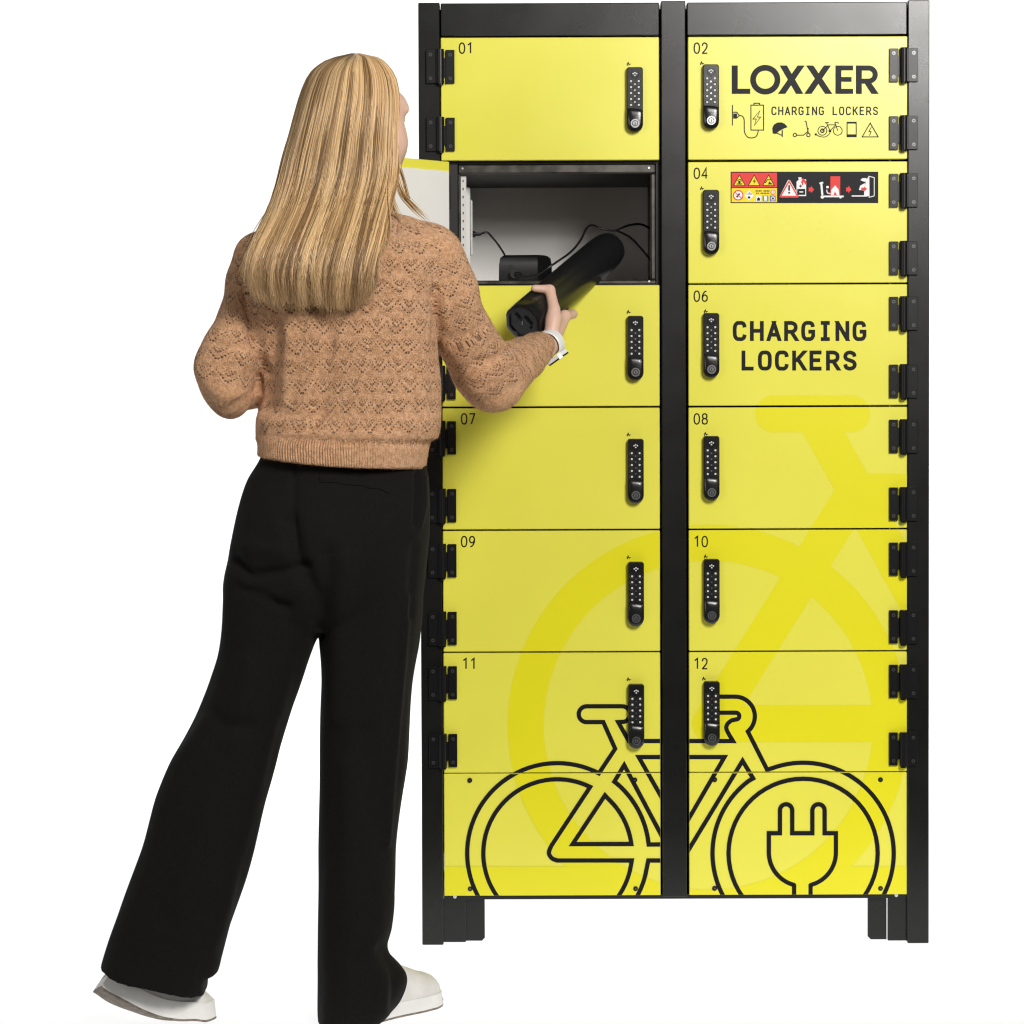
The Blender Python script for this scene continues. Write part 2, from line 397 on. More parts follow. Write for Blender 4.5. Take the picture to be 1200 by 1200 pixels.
GLY = {
 'C': [('s', [(1, .72), (.92, .91), (.72, 1), (.5, 1.0), (.25, .99), (.06, .86), (0, .66), (0, .34), (.06, .14), (.25, .01), (.5, 0), (.72, 0), (.92, .09), (1, .28)])],
 'G': [('s', [(.98, .75), (.9, .92), (.72, 1), (.5, 1.0), (.25, .99), (.06, .86), (0, .66), (0, .34), (.06, .14), (.25, .01), (.5, 0), (.8, .02), (1, .16)]), ('l', [(1, .13), (1, .46), (.52, .46)])],
 'H': [('l', [(0, 0), (0, 1)]), ('l', [(1, 0), (1, 1)]), ('l', [(0, .51), (1, .51)])],
 'A': [('d', [(.5, 1), (-.02, 0)]), ('d', [(.5, 1), (1.02, 0)]), ('l', [(.16, .27), (.84, .27)])],
 'R': [('s', [(0, 1), (.35, 1), (.62, .99), (.88, .9), (.97, .73), (.88, .55), (.62, .46), (.35, .45), (0, .45)]), ('l', [(0, 0), (0, 1)]), ('d', [(.52, .46), (1.0, 0)])],
 'I': [('l', [(.5, 0), (.5, 1)]), ('l', [(.05, 1), (.95, 1)]), ('l', [(.05, 0), (.95, 0)])],
 'N': [('l', [(0, 0), (0, 1)]), ('d', [(.03, 1), (.97, 0)]), ('l', [(1, 0), (1, 1)])],
 'L': [('l', [(.06, 0), (.06, 1)]), ('l', [(.06, 0), (1.08, 0)])],
 'O': [('c', [(.5, 1), (.8, .97), (.97, .8), (1, .5), (.97, .2), (.8, .03), (.5, 0), (.2, .03), (.03, .2), (0, .5), (.03, .8), (.2, .97)])],
 'K': [('l', [(.02, 0), (.02, 1)]), ('d', [(.98, 1), (.10, .40)]), ('d', [(.40, .60), (1.02, 0)])],
 'E': [('l', [(.05, 0), (.05, 1)]), ('l', [(.05, 1), (1.06, 1)]), ('l', [(.05, 0), (1.06, 0)]), ('l', [(.05, .52), (.92, .52)])],
 'S': [('s', [(.97, .74), (.86, .92), (.5, 1), (.16, .93), (.03, .75), (.17, .59), (.5, .51), (.84, .42), (.98, .25), (.85, .07), (.5, 0), (.14, .07), (.02, .27)])],
 '0': [('c', [(.5, 1), (.85, .9), (1, .62), (1, .38), (.85, .1), (.5, 0), (.15, .1), (0, .38), (0, .62), (.15, .9)])],
 '1': [('l', [(.1, .80), (.62, 1.0), (.62, 0)])],
 '2': [('s', [(.04, .72), (.14, .92), (.48, 1), (.85, .9), (.93, .70), (.75, .44), (.05, 0)]), ('l', [(.0, 0), (1, 0)])],
 '3': [('s', [(.04, .76), (.18, .94), (.5, 1), (.84, .9), (.93, .74), (.8, .57), (.4, .53)]), ('s', [(.4, .53), (.82, .47), (.98, .27), (.84, .08), (.5, 0), (.15, .07), (.0, .25)])],
 '4': [('l', [(.75, 0), (.75, 1), (0, .28), (1.02, .28)])],
 '5': [('l', [(.92, 1), (.2, 1), (.1, .5)]), ('s', [(.1, .5), (.45, .62), (.85, .53), (.98, .32), (.85, .08), (.5, 0), (.15, .07), (.03, .25)])],
 '6': [('s', [(.85, .99), (.5, .93), (.15, .68), (.04, .35), (.14, .1), (.5, 0), (.86, .1), (.97, .32), (.86, .53), (.5, .62), (.2, .53), (.06, .36)])],
 '7': [('l', [(0, 1), (1, 1), (.35, 0)])],
 '8': [('c', [(.5, 1), (.84, .92), (.92, .75), (.8, .58), (.5, .53), (.2, .58), (.08, .75), (.16, .92)]), ('c', [(.5, .53), (.85, .46), (.99, .27), (.86, .07), (.5, 0), (.14, .07), (.01, .27), (.15, .46)])],
 '9': [('s', [(.15, .01), (.5, .07), (.85, .32), (.96, .65), (.86, .9), (.5, 1), (.14, .9), (.03, .68), (.14, .47), (.5, .38), (.8, .47), (.94, .64)])],
}

def text(s, x, ytop, cw, ch, pitch, wd):
    """stroke lettering; x, ytop = top-left of the first glyph in photo pixels"""
    out = []
    cw -= wd; ch -= wd
    for i, c in enumerate(s):
        if c == ' ': continue
        ox = x + i * pitch + wd / 2; oy = ytop + wd / 2
        for kind, pts in GLY[c]:
            q = [(ox + a * cw, oy + (1 - b2) * ch) for a, b2 in pts]
            if kind == 'd':                                   # diagonal with level cuts at cap height and baseline
                (xa, ya), (xb, yb_) = q; sl_ = (xb - xa) / (yb_ - ya); h_ = wd * math.hypot(1, sl_) / 2
                if pts[0][1] == 1: xa -= sl_ * wd / 2; ya -= wd / 2
                if pts[1][1] == 0: xb += sl_ * wd / 2; yb_ += wd / 2
                out.append([[(xa - h_, ya), (xa + h_, ya), (xb + h_, yb_), (xb - h_, yb_)]]); continue
            if kind == 's': q = spline(q, 4)
            if kind == 'c': q = spline(q, 4, True)
            if kind == 'l' and len(q) == 2 and abs(q[0][0] - q[1][0]) < .01:      # full-height stems
                q = [(q[0][0], q[0][1] + (wd / 2 if q[0][1] > q[1][1] else -wd / 2)), (q[1][0], q[1][1] + (wd / 2 if q[1][1] > q[0][1] else -wd / 2))]
            out.append(stroke(q, wd, kind == 'c'))
    return out

def disc(cx, cy, r, n=14):
    return [[(cx + r * math.cos(2 * math.pi * k / n), cy + r * math.sin(2 * math.pi * k / n)) for k in range(n)]]

# ------------------------------------------------------------------ the white sheet the things stand on, lit through by added lamps
prof = [(-0.92, 0.0), (0.0, 0.0), (1.6, 0.0)]
for k in range(1, 13):
    q = R(90 * k / 12); prof.append((1.6 + .9 * math.sin(q), .9 - .9 * math.cos(q)))
prof += [(2.5, 2.2), (2.5, 3.6)]
mb = MB()
vs = [(x, y, z) for (y, z) in prof for x in (-3.4, 3.4)]
mb.add(vs, [(2 * i, 2 * i + 1, 2 * i + 3, 2 * i + 2) for i in range(len(prof) - 1)])
sheet = mb.build('studio_floor', 'sheet', smooth=True)
tag(sheet, 'seamless white studio sheet under and behind the locker, lit through by added lamps', kind='structure')

# ------------------------------------------------------------------ the locker
def PX(px): return float(P(px, 550)[0])
def PZ(py): return float(P(790, py)[2])
XL0, XL1, XM0, XM1, XR0, XR1 = PX(492.5), PX(517.5), PX(775.5), PX(804), PX(1063.5), PX(1088.5)
ZTOP = PZ(2.5); DEPTH = 0.50
LX = (XL0 + XR1) / 2
lock_root = bpy.data.objects.new('charging_locker', None); col.objects.link(lock_root)
LO = np.array([LX, 0.25, 0.0]); lock_root.location = LO
tag(lock_root, 'tall black steel locker with twelve yellow charging doors in two columns', 'locker')
def lpart(name, mbb, mats, smooth=False):
    o = mbb.build(name, mats, lock_root, -LO)
    if smooth: smooth_by_angle(o)
    return o

# uprights: folded channels with a narrow return beside the doors
for i, (a, b2, zb) in enumerate(((XL0, XL1, 0.0), (XM0, XM1, PZ(1051)), (XR0, XR1, 0.0))):
    mb = MB(); mb.box(a, b2, -0.004, 0.060, zb, ZTOP + (0.002 if i else 0), bev=0.0016)
    lpart('upright', mb, 'frame')
for a, b2 in ((XL1 + .002, XM0 - .0035), (XM1 + .0035, XR0 - .002)):
    mb = MB(); mb.box(a, b2, -0.002, 0.045, PZ(41.5), ZTOP - 0.001, bev=0.0016)
    lpart('header_panel', mb, 'frame')
mb = MB(); mb.box(XL0 + .004, XL0 + .006, 0.0601, DEPTH, PZ(1052), ZTOP - .004); lpart('side_panel', mb, 'frame')
mb = MB(); mb.box(XR1 - .006, XR1 - .004, 0.0601, DEPTH, PZ(1052), ZTOP - .004); lpart('side_panel', mb, 'frame')
mb = MB(); mb.box(XL0 + .0065, XR1 - .0065, DEPTH - .003, DEPTH - .001, PZ(1052), ZTOP - .006); lpart('back_panel', mb, 'frame')
mb = MB(); mb.box(XL0 + .0065, XR1 - .0065, 0.046, DEPTH - .0035, ZTOP - .010, ZTOP - .007); lpart('top_panel', mb, 'frame')
mb = MB(); mb.box(XL1 + .001, XR0 - .001, 0.0065, 0.0300, PZ(1054), PZ(1048.6)); mb.box(XL1 + .001, XR0 - .001, 0.0302, DEPTH - .004, PZ(1053), PZ(1049.5))
lpart('base_rail', mb, 'frame')
# feet: folded angle plates behind the outer uprights
for sgn, (a, m1, b2) in ((1, (513, 543, 566)), (-1, (1068, 1041, 1018.5))):
    mb = MB()
    mb.box(*sorted((PX(a), PX(m1 + (.8 if sgn > 0 else .3)))), 0.008, 0.0160, 0.003, PZ(1053.5), bev=.0012)
    xx = sorted((PX(m1 + .4 * sgn), PX(b2)))
    c = .006
    oz = PZ(1053.5)
    out = [(xx[0], .004 + (0 if sgn > 0 else c)), (xx[0] + (0 if sgn > 0 else c), .004), (xx[1] - (c if sgn > 0 else 0), .004), (xx[1], .004 + (c if sgn > 0 else 0)), (xx[1], oz), (xx[0], oz)]
    mb.prism(out, 0.017, 0.024)
    mb.box(*sorted((PX(a), PX(a + 2 * sgn))), 0.021, 0.30, 0.003, PZ(1053.5))
    lpart('foot', mb, 'frame')
    mb = MB(); x = PX(531 if sgn > 0 else 1051)
    mb.cyl((x, 0.004, PZ(1050.5)), (x, 0.0068, PZ(1050.5)), 0.0038, 10); lpart('bolt', mb, 'zinc')

# --- shared meshes of the hinge and of the lock (local to a door: origin on the hinge pin, +x towards the lock)
PXM = 1 / 570.0
def hinge_mesh(sg):
    mb = MB(); hh = 19.5 * PXM
    def bx(a, b2, y0, y1, z0, z1, **k): mb.box(*sorted((a * sg, b2 * sg)), y0, y1, z0, z1, **k)
    bx(-16 * PXM, -3.5 * PXM, -0.0105, -0.0062, -hh, hh, bev=.0006)          # leaf on the upright
    bx(6.8 * PXM, 17 * PXM, -0.0065, -0.0022, -hh, hh, bev=.0006)            # leaf on the door
    bx(2.6 * PXM, 7.2 * PXM, -0.0050, -0.0024, -hh * .62, hh * .52)
    mb.cyl((0.3 * PXM * sg, -0.009, -hh - .001), (0.3 * PXM * sg, -0.009, hh + .001), 4.6 * PXM, 16)
    mb.cyl((1.0 * PXM * sg, -0.009, -hh - .004), (1.0 * PXM * sg, -0.009, -hh - .0011), 3.2 * PXM, 12)
    bx(-4.5 * PXM, 0.2 * PXM, -0.0145, -0.0065, -hh, hh, bev=.0012)
    for z in (-13.8 * PXM, 13.8 * PXM):
        for x, y in ((-11 * PXM, -.0105), (12 * PXM, -.0065)):
            mb.cyl((x * sg, y, z), (x * sg, y - .0010, z), 2.1 * PXM, 10, 1)
            mb.cyl((x * sg, y - .0010, z), (x * sg, y - .0013, z), 1.0 * PXM, 6, 0)
    return mb.mesh('hinge', [MT_n for MT_n in ('hinge', 'screw')])

def lock_mesh():
    """origin at the lock's centre on the door face"""
    mb = MB(); w_, h_ = 9.6 * PXM, 38 * PXM
    def outline(w1, h1, rt_, n=5):
        o = []
        for cx, cz, a0, rr in ((w1 - rt_, h1 - rt_, 0, rt_), (-w1 + rt_, h1 - rt_, 90, rt_)):
            o += [(cx + rr * math.cos(R(a0 + 90 * k / n)), cz + rr * math.sin(R(a0 + 90 * k / n))) for k in range(n + 1)]
        rb = w1
        o += [(rb * math.cos(R(180 + 180 * k / (2 * n))), -h1 + rb + rb * math.sin(R(180 + 180 * k / (2 * n)))) for k in range(2 * n + 1)]
        return o
    rings = [(1.0, 1.0, 0.0), (1.0, 1.0, -.010), (.97, .992, -.0125), (.88, .972, -.0142)]
    n = None; vs = []
    for a, b2, y in rings:
        o = outline(w_ * a, h_ * b2, 3.2 * PXM * a); n = len(o); vs += [(x, y, z) for x, z in o]
    fs = [(r_ * n + k, r_ * n + (k + 1) % n, (r_ + 1) * n + (k + 1) % n, (r_ + 1) * n + k) for r_ in range(3) for k in range(n)]
    fs.append(tuple(range(3 * n, 4 * n)))
    mb.add(vs, fs, 0)
    # knob cap at the lower end
    o = [(w_ * .95 * math.cos(R(180 + 180 * k / 12)), -h_ * .985 + w_ * .95 + w_ * .95 * math.sin(R(180 + 180 * k / 12))) for k in range(13)]
    top = [(w_ * .95, -12.6 * PXM), (w_ * .5, -11.4 * PXM), (0, -10.7 * PXM), (-w_ * .5, -10.4 * PXM), (-w_ * .95, -10.5 * PXM)]
    oo = o + top
    nn = len(oo); cx0, cz0 = 0, -24 * PXM
    vs = [(x, -.0140, z) for x, z in oo] + [(x, -.0172, z) for x, z in oo] + [(x * q1, q2, cz0 + (z - cz0) * q1) for q1, q2 in ((.88, -.0190), (.66, -.0200), (.40, -.0206)) for x, z in oo]
    fs = [(r_ * nn + k, r_ * nn + (k + 1) % nn, (r_ + 1) * nn + (k + 1) % nn, (r_ + 1) * nn + k) for r_ in range(4) for k in range(nn)] + [tuple(range(4 * nn, 5 * nn))]
    mb.add(vs, fs, 0)
    cz = -28 * PXM
    mb.cyl((0, -.0187, cz), (0, -.0218, cz), 5.2 * PXM, 16, 2); mb.cyl((0, -.0217, cz), (0, -.0221, cz), 3.6 * PXM, 14, 0)
    mb.cyl((0, -.0220, cz), (0, -.0228, cz), 2.7 * PXM, 12, 2); mb.box(-.5 * PXM, .5 * PXM, -.0231, -.0227, cz - 1.8 * PXM, cz + 1.2 * PXM, 0)
    # keypad: ten keys and an indicator
    for r_ in range(5):
        for x in (-4.5, 4.5):
            z = (21.2 - r_ * 6.9) * PXM
            mb.cyl((x * PXM, -.0141, z), (x * PXM, -.0147, z), 3.5 * PXM, 14, 3, r2=3.2 * PXM)
            mb.cyl((x * PXM, -.0146, z), (x * PXM, -.0158, z), 2.7 * PXM, 12, 0, r2=2.2 * PXM)
            mb.cyl((x * PXM, -.0157, z), (x * PXM, -.0161, z), 1.25 * PXM, 8, 1)
        if r_ < 4:
            z = (17.7 - r_ * 6.9) * PXM
            mb.cyl((0, -.0141, z), (0, -.0146, z), 1.1 * PXM, 6, 2)
    z = 29 * PXM
    mb.cyl((0, -.0141, z), (0, -.0155, z), 4.4 * PXM, 14, 0, r2=4.0 * PXM)
    for x, dz in ((-2.0, 1.0), (0, 2.0), (2.0, 1.0), (0, -1.0)):
        mb.cyl((x * PXM, -.0154, z + dz * PXM), (x * PXM, -.0158, z + dz * PXM), .95 * PXM, 6, 1)
    return mb.mesh('lock', ['lock', 'key', 'chrome', 'keyring'])
HM = {1: hinge_mesh(1), -1: hinge_mesh(-1)}
for h_ in HM.values():
    h_.polygons.foreach_set('use_smooth', [True] * len(h_.polygons)); h_.set_sharp_from_angle(angle=R(35))
LM = lock_mesh(); LM.polygons.foreach_set('use_smooth', [True] * len(LM.polygons)); LM.set_sharp_from_angle(angle=R(32))

def decal(name, shapes, mats, parent, piv, rect):
    """shapes: (layer, material slot, [polygons in photo pixels]); clipped to the panel; sheets a hair apart"""
    mb = MB(); x0, x1, z0, z1 = rect
    for lay, mi, polys in shapes:
        for poly in polys:
            q = clip_rect(to_plane(poly), x0, x1, z0, z1)
            if q: mb.add([(x - piv[0], -0.00025 - lay * 0.00002 - piv[1], z - piv[2]) for x, z in q], [tuple(range(len(q)))], mi)
    if not mb.f: return None
    o = mb.build(name, mats, parent)
    for p in o.data.polygons:
        if p.normal.y > 0: p.flip()
    return o

# --- graphics that run across several panels
BW = 5.1
A1, A2 = (653.2, 1000.0), (941.2, 1000.0)
def circ_pt(c, r, p):  # angle of p about c
    return math.degrees(math.atan2(p[1] - c[1], p[0] - c[0]))
bike = []
def bk(pts, closed=False): bike.append(stroke(pts, BW, closed))
# rear wheel, saddle and stays
a0 = circ_pt(A1, 105.5, (703, 904))
bk(arc(*A1, 105.7, 145, 360 + a0, 40) + [(721, 877.5), (707, 846.2), (687.5, 846.2)] + arc(687.5, 837, 9.3, 90, 270, 14) + [(729, 827.6)] + arc(729, 836.9, 9.3, -90, 75, 10)
   + [(724.5, 846.2), (736.8, 868.4), (800, 868.4)])
bk([(800, 887.2), (748.5, 887.2), (806, 988)])
bk([(806, 1037), (731.5, 896.6), (720, 916)] + arc(*A1, 107.5, circ_pt(A1, 1, (720, 916)) , -5.5, 16) + [(806, 989.2)])
bk(arc(*A1, 86.8, 138, 360 + circ_pt(A1, 1, (692, 921.5)), 40) + [(646.5, 990.5)] + spline([(646.5, 990.5), (643.2, 999), (646.5, 1005.5), (653, 1008.4)], 5)[1:] + [(740.4, 1008.4)] + arc(*A1, 87.4, 5.6, 60, 14)[1:])
bk([(709, 932)] + arc(*A1, 87.4, circ_pt(A1, 1, (709, 932)), -7.2, 14)[1:] + [(671, 989.2)], True)
bk([(806, 1008.4), (759.8, 1008.4)] + arc(*A1, 106.2, 4.5, 60, 12)[1:])
# handlebar, frame and front wheel
bk([(840, 816.4), (861, 816.4)] + arc(861.5, 839.5, 23.1, -90, 50, 18)[1:] + [(899, 902)] + arc(*A2, 106.2, circ_pt(A2, 1, (899, 902)), 40, 46)[1:])
bk([(840, 835.2), (862.4, 835.2)] + arc(862.4, 839.2, 4.0, -90, 90, 8)[1:] + spline([(859, 843.2), (852.8, 848), (851.5, 855), (859, 868.4)], 4)[1:] + [(800, 868.4)])
bk([(800, 887.2), (849, 887.2), (797, 977)])
bk([(790, 1024), (870.2, 891.5), (882.6, 912.2)] + arc(*A2, 106.2, circ_pt(A2, 1, (882.6, 912.2)), -212, 28)[1:])
bk(arc(*A2, 87.4, 0, 360, 60)[:-1], True)
# plug in the front wheel
bk([(930.6, 1056), (930.6, 1037.5)] + arc(940.3, 999, 39.3, 105, 180, 14) + [(901, 976.4), (914, 976.4), (914, 949.6)] + arc(921.2, 949.6, 7.2, 180, 360, 10)[1:] + [(928.4, 976.4), (952, 976.4), (952, 949.6)]
   + arc(959.2, 949.6, 7.2, 180, 360, 10)[1:] + [(966.4, 976.4), (979.6, 976.4)] + arc(940.3, 999, 39.3, 0, 75, 14) + [(949.9, 1037.5), (949.9, 1056)])
# big tone-on-tone bicycle behind it
ghost = [stroke(arc(830, 850, 214, 0, 360, 110)[:-1], 42, True)]
def gk(pts): ghost.append(stroke(pts, 43))
gk([(906.5, 485), (998, 485)]); ghost.append(disc(906.5, 485, 21.5, 30)); ghost.append(disc(998, 485, 21.5, 30))
gk([(959, 495), (1100, 750)]); gk([(1003, 575), (833, 848)]); gk([(833, 848), (1100, 848)]); ghost.append(disc(833, 848, 21.5, 30)); gk([(1005, 577), (1100, 577)])
ghost.append([[(500, 1015.5), (690, 1015.5), (738, 1060), (500, 1060)]]); ghost.append([[(970, 1015.5), (1100, 1015.5), (1100, 1060), (922, 1060)]])

# --- wordmark, icons and sticker
BLK = 0
def rect(x0, x1, y0, y1): return [[(x0, y0), (x1, y0), (x1, y1), (x0, y1)]]
def cut(a0_, a1_, b0, b1, y0, y1): return [[(a0_, y0), (a1_, y0), (b1, y1), (b0, y1)]]
word = [rect(857.5, 864.6, 76.7, 110), rect(864.6, 879.2, 104, 110), stroke(arc(896.8, 93.4, 14.3, 0, 360, 40, 14.0)[:-1], 6.8, True),
        cut(913.6, 922.2, 932.9, 941.5, 76.7, 110), cut(934.6, 943, 911.6, 920.2, 76.7, 110),
        cut(944.6, 953.2, 966.9, 975.5, 76.7, 110), cut(965.6, 974, 942.4, 951, 76.7, 110),
        rect(979, 986, 76.7, 110), rect(986, 999.8, 76.7, 82.5), rect(986, 998, 90.2, 95.8), rect(986, 999.8, 104, 110),
        rect(1003, 1010, 76.7, 110), stroke([(1010, 79.7), (1018, 79.7)] + arc(1018, 87.4, 7.7, -90, 90, 12)[1:] + [(1010, 95.1)], 6.0), cut(1012.5, 1020.5, 1021.2, 1030, 96.5, 110)]
LWD = 1.15
icons = []
def ic(pts, closed=False, wd=LWD): icons.append(stroke(pts, wd, closed))
icons += text('CHARGING LOCKERS', 904, 124.9, 6.1, 10, 7.93, 1.55)
ic([(858.3, 123), (858.3, 147)]); icons += [rect(859.2, 863.8, 133, 139)]
ic([(859, 131.5), (863.5, 131.5), (866.5, 135.5), (863.5, 138)])
ic(spline([(866.5, 135.3), (870, 136.2), (872, 140), (872.2, 147), (872.6, 155), (876, 160.5), (881, 161.6), (886, 160), (888.3, 155), (888.4, 152.5)], 4))
ic([(880, 123.2), (894.8, 123.2), (894.8, 152.4), (880, 152.4)], True); ic([(883.6, 123), (883.6, 121), (890.2, 121), (890.2, 123)])
ic([(890.6, 129.5), (882.5, 139.5), (886.3, 139.5), (884.2, 147), (891.4, 137.2), (887.6, 137.2)], True, .9)
hel = [(905.5, 156.5), (905, 150), (907, 146), (911, 143.6), (916, 143.4), (920, 145.3), (923, 149)]
icons += [[hel + [(919, 150.5), (915, 152.5), (912, 154.5), (909.5, 157)]]]
ic([(910.5, 156), (916, 158.5)]); icons += [rect(916, 917.4, 152.5, 160.5)]
ic(arc(931.5, 158.2, 2.0, 0, 360, 12)[:-1], True); ic(arc(947.4, 158.2, 2.0, 0, 360, 12)[:-1], True)
ic([(933.6, 158.4), (941.5, 158.4), (946.4, 154.5), (947.3, 150)]); ic([(943, 141.8), (944.6, 142.4), (947.3, 156)])
ic(arc(963.7, 153.2, 5.2, 0, 360, 20)[:-1], True, .95); ic(arc(981.8, 153.2, 5.2, 0, 360, 20)[:-1], True, .95); ic(arc(963.7, 153.2, 2.0, 0, 360, 12)[:-1], True, 1.5)
ic([(963.7, 153.2), (971, 146.2), (979.4, 146.2), (972.8, 153.4), (968.6, 144)], False, .95); ic([(966.8, 143.8), (971.4, 143.8)]); ic([(981.8, 153.2), (978.4, 143.6), (982, 143.4), (982.6, 145)], False, .95)
icons += disc(972.6, 153.5, 1.7) and [disc(972.6, 153.5, 1.7)]
ic(spline([(956.2, 157.6), (961, 160), (967, 160.4), (972, 157), (972.8, 154)], 4), False, .95); icons += [disc(956, 157.5, 1.4)]
ic([(992.7, 143.2), (1003.4, 143.2), (1003.4, 160.2), (992.7, 160.2)], True); icons += [rect(992.9, 1003.2, 157.4, 160), rect(992.9, 1003.2, 143.3, 144.8)]
ic([(1019.8, 144.2), (1029.2, 160.4), (1010.4, 160.4)], True); ic([(1021.4, 148.5), (1018.2, 154.2), (1020.8, 154), (1019, 159)], False, .9)

def sticker_shapes():
    S = []; lay = [0]
    def put(mi, *pls):
        for pl in pls:
            lay[0] += 1; S.append((lay[0], mi, pl))
    BK, RD, YL, WH, GN, BL = range(6)
    put(BK, rect(856.2, 1029.2, 201.2, 238)); put(RD, rect(857.4, 910.6, 202.4, 219.4)); put(YL, rect(857.4, 910.6, 220.4, 236.9))
    for cx in (866.5, 883.8, 900.6):
        put(BK, [[(cx - 7.6, 217.9), (cx, 204.4), (cx + 7.6, 217.9)]]); put(YL, [[(cx - 6.0, 217.0), (cx, 206.2), (cx + 6.0, 217.0)]])
    put(BK, disc(866.5, 213.4, 1.6), rect(863.2, 870, 215, 216.2), stroke([(864, 211.5), (867.5, 210.2), (869.2, 212.6)], .9))
    put(BK, [[(884.8, 208.6), (882.2, 212.8), (884.2, 213), (883, 216.4), (886, 211.8), (884, 211.6)]])
    put(BK, [[(900, 216.2), (901.4, 212.6), (905.8, 216.2)]], stroke([(896.6, 214.4), (899.6, 210.4), (903, 210.8)], 1.0))
    put(RD, disc(865.1, 228.8, 6.2, 20)); put(WH, disc(865.1, 228.8, 4.9, 20)); put(BK, stroke([(863.2, 231.2), (866.8, 226.8)], 2.0)); put(RD, stroke([(861.4, 225.4), (868.8, 232.2)], 1.1))
    put(WH, [[(877.8, 222.8), (883.4, 229), (877.8, 235.2), (872.2, 229)]]); put(BK, *[rect(875.0 + k * 1.4, 875.6 + k * 1.4, 225.2 + abs(k - 2) * .8, 228.2) for k in range(5)]); put(BK, disc(877.8, 231.4, 1.5))
    for k in range(9):
        if k != 4: put(BK, rect(885.6 + k * 1.85, 886.8 + k * 1.85, 223.0, 224.5))
        if k != 2: put(BK, rect(886.2 + k * 1.75, 887.3 + k * 1.75, 225.8, 227.1))
    put(RD, disc(905.9, 225.2, 3.0)); put(WH, disc(905.9, 225.2, 2.2)); put(RD, rect(905.5, 906.3, 223.6, 226.8))
    put(WH, rect(885.8, 891.8, 229.4, 235.8)); put(BK, [[(887, 235.2), (887.2, 232.4), (889, 231), (890.6, 232.6), (890.6, 235.2)]])
    put(GN, rect(893.8, 900.4, 229.2, 235.8)); put(WH, rect(895.4, 898.8, 229.8, 235.2))
    put(BL, rect(902.4, 908.9, 229.2, 235.8)); put(WH, rect(903.4, 907.9, 230.2, 234.9)); put(RD, stroke([(903.6, 230.4), (907.6, 234.6)], .8), stroke([(907.6, 230.4), (903.6, 234.6)], .8)); put(BK, disc(905.7, 232.6, 1.2))
    # evacuation pictograms on the black field
    put(WH, [[(913.4, 230.6), (915, 231.2), (935, 231.2), (936, 229.6), (925.6, 211.0), (923.6, 210.8)]]); put(RD, stroke([(914.6, 230.2), (924.7, 212.4), (934.8, 230.2)], 1.7, True)); put(BK, rect(923.7, 925.7, 217, 223.6), disc(924.7, 226, 1.2))
    put(WH, [[(933.4, 213.0), (936.4, 210.2), (944.6, 210.2), (944.6, 229.8), (936.6, 229.8), (933.4, 224)]]); put(BK, rect(934.2, 943.6, 221.4, 228.4)); put(WH, rect(936.8, 941.2, 224.3, 225.6), rect(935.6, 939.2, 207.8, 210)); put(BK, rect(936.4, 940, 217.6, 218.7), rect(937.7, 938.7, 216.4, 219.9))
    put(RD, [[(940, 217), (938.6, 213.4), (941, 208.6), (944.6, 212.4), (945.6, 216)]]); put(WH, [[(941.2, 216.6), (941.4, 213.2), (944, 216.6)]])
    for x in (947.6, 991.4):
        put(RD, rect(x, x + 2.6, 219.8, 224.4), [[(x + 2.6, 217.6), (x + 6.4, 222.1), (x + 2.6, 226.6)]])
    put(RD, rect(973, 984.6, 206.6, 229)); put(BK, stroke([(972.8, 206.2), (984.8, 206.2), (984.8, 229)], .5)); put(WH, [[(973.6, 229), (974, 222.6), (978.6, 217.2), (982.6, 222), (983.6, 229)]]); put(RD, [[(976.6, 229), (978.4, 224.2), (980.8, 229)]])
    put(WH, stroke([(960.2, 215.2), (964.6, 213.9)], 2.0), stroke([(962.4, 215), (963.6, 228.6)], 2.4), rect(962, 988.6, 229.2, 231.2), disc(963.6, 230.9, 2.0), disc(984.8, 231, 1.6), rect(968.2, 971.2, 218, 220.6), stroke([(968.6, 222.4), (969.4, 226), (973, 227.2)], 1.2))
    put(WH, rect(998, 1016.2, 229.0, 230.4), [[(1012.4, 229.8), (1012.6, 222), (1014.6, 212), (1017.6, 206.8), (1018.4, 229.8)]], stroke([(1018.2, 206.6), (1024.4, 208.2), (1024.4, 229.6), (1018.4, 231.2)], .9, True))
    put(WH, [[(1008.2, 211.2), (1010.4, 208.8), (1015, 208.8), (1017, 211.6), (1013, 213.2)]], [[(1006.4, 222.6), (1008, 217.6), (1013.4, 214.6), (1013.4, 223.4)]]); put(RD, rect(1009.2, 1012.6, 219.9, 222.9), [[(1012.6, 218.4), (1016, 221.4), (1012.6, 224.6)]])
    put(BK, rect(1020.6, 1021.4, 216.8, 220))
    return S

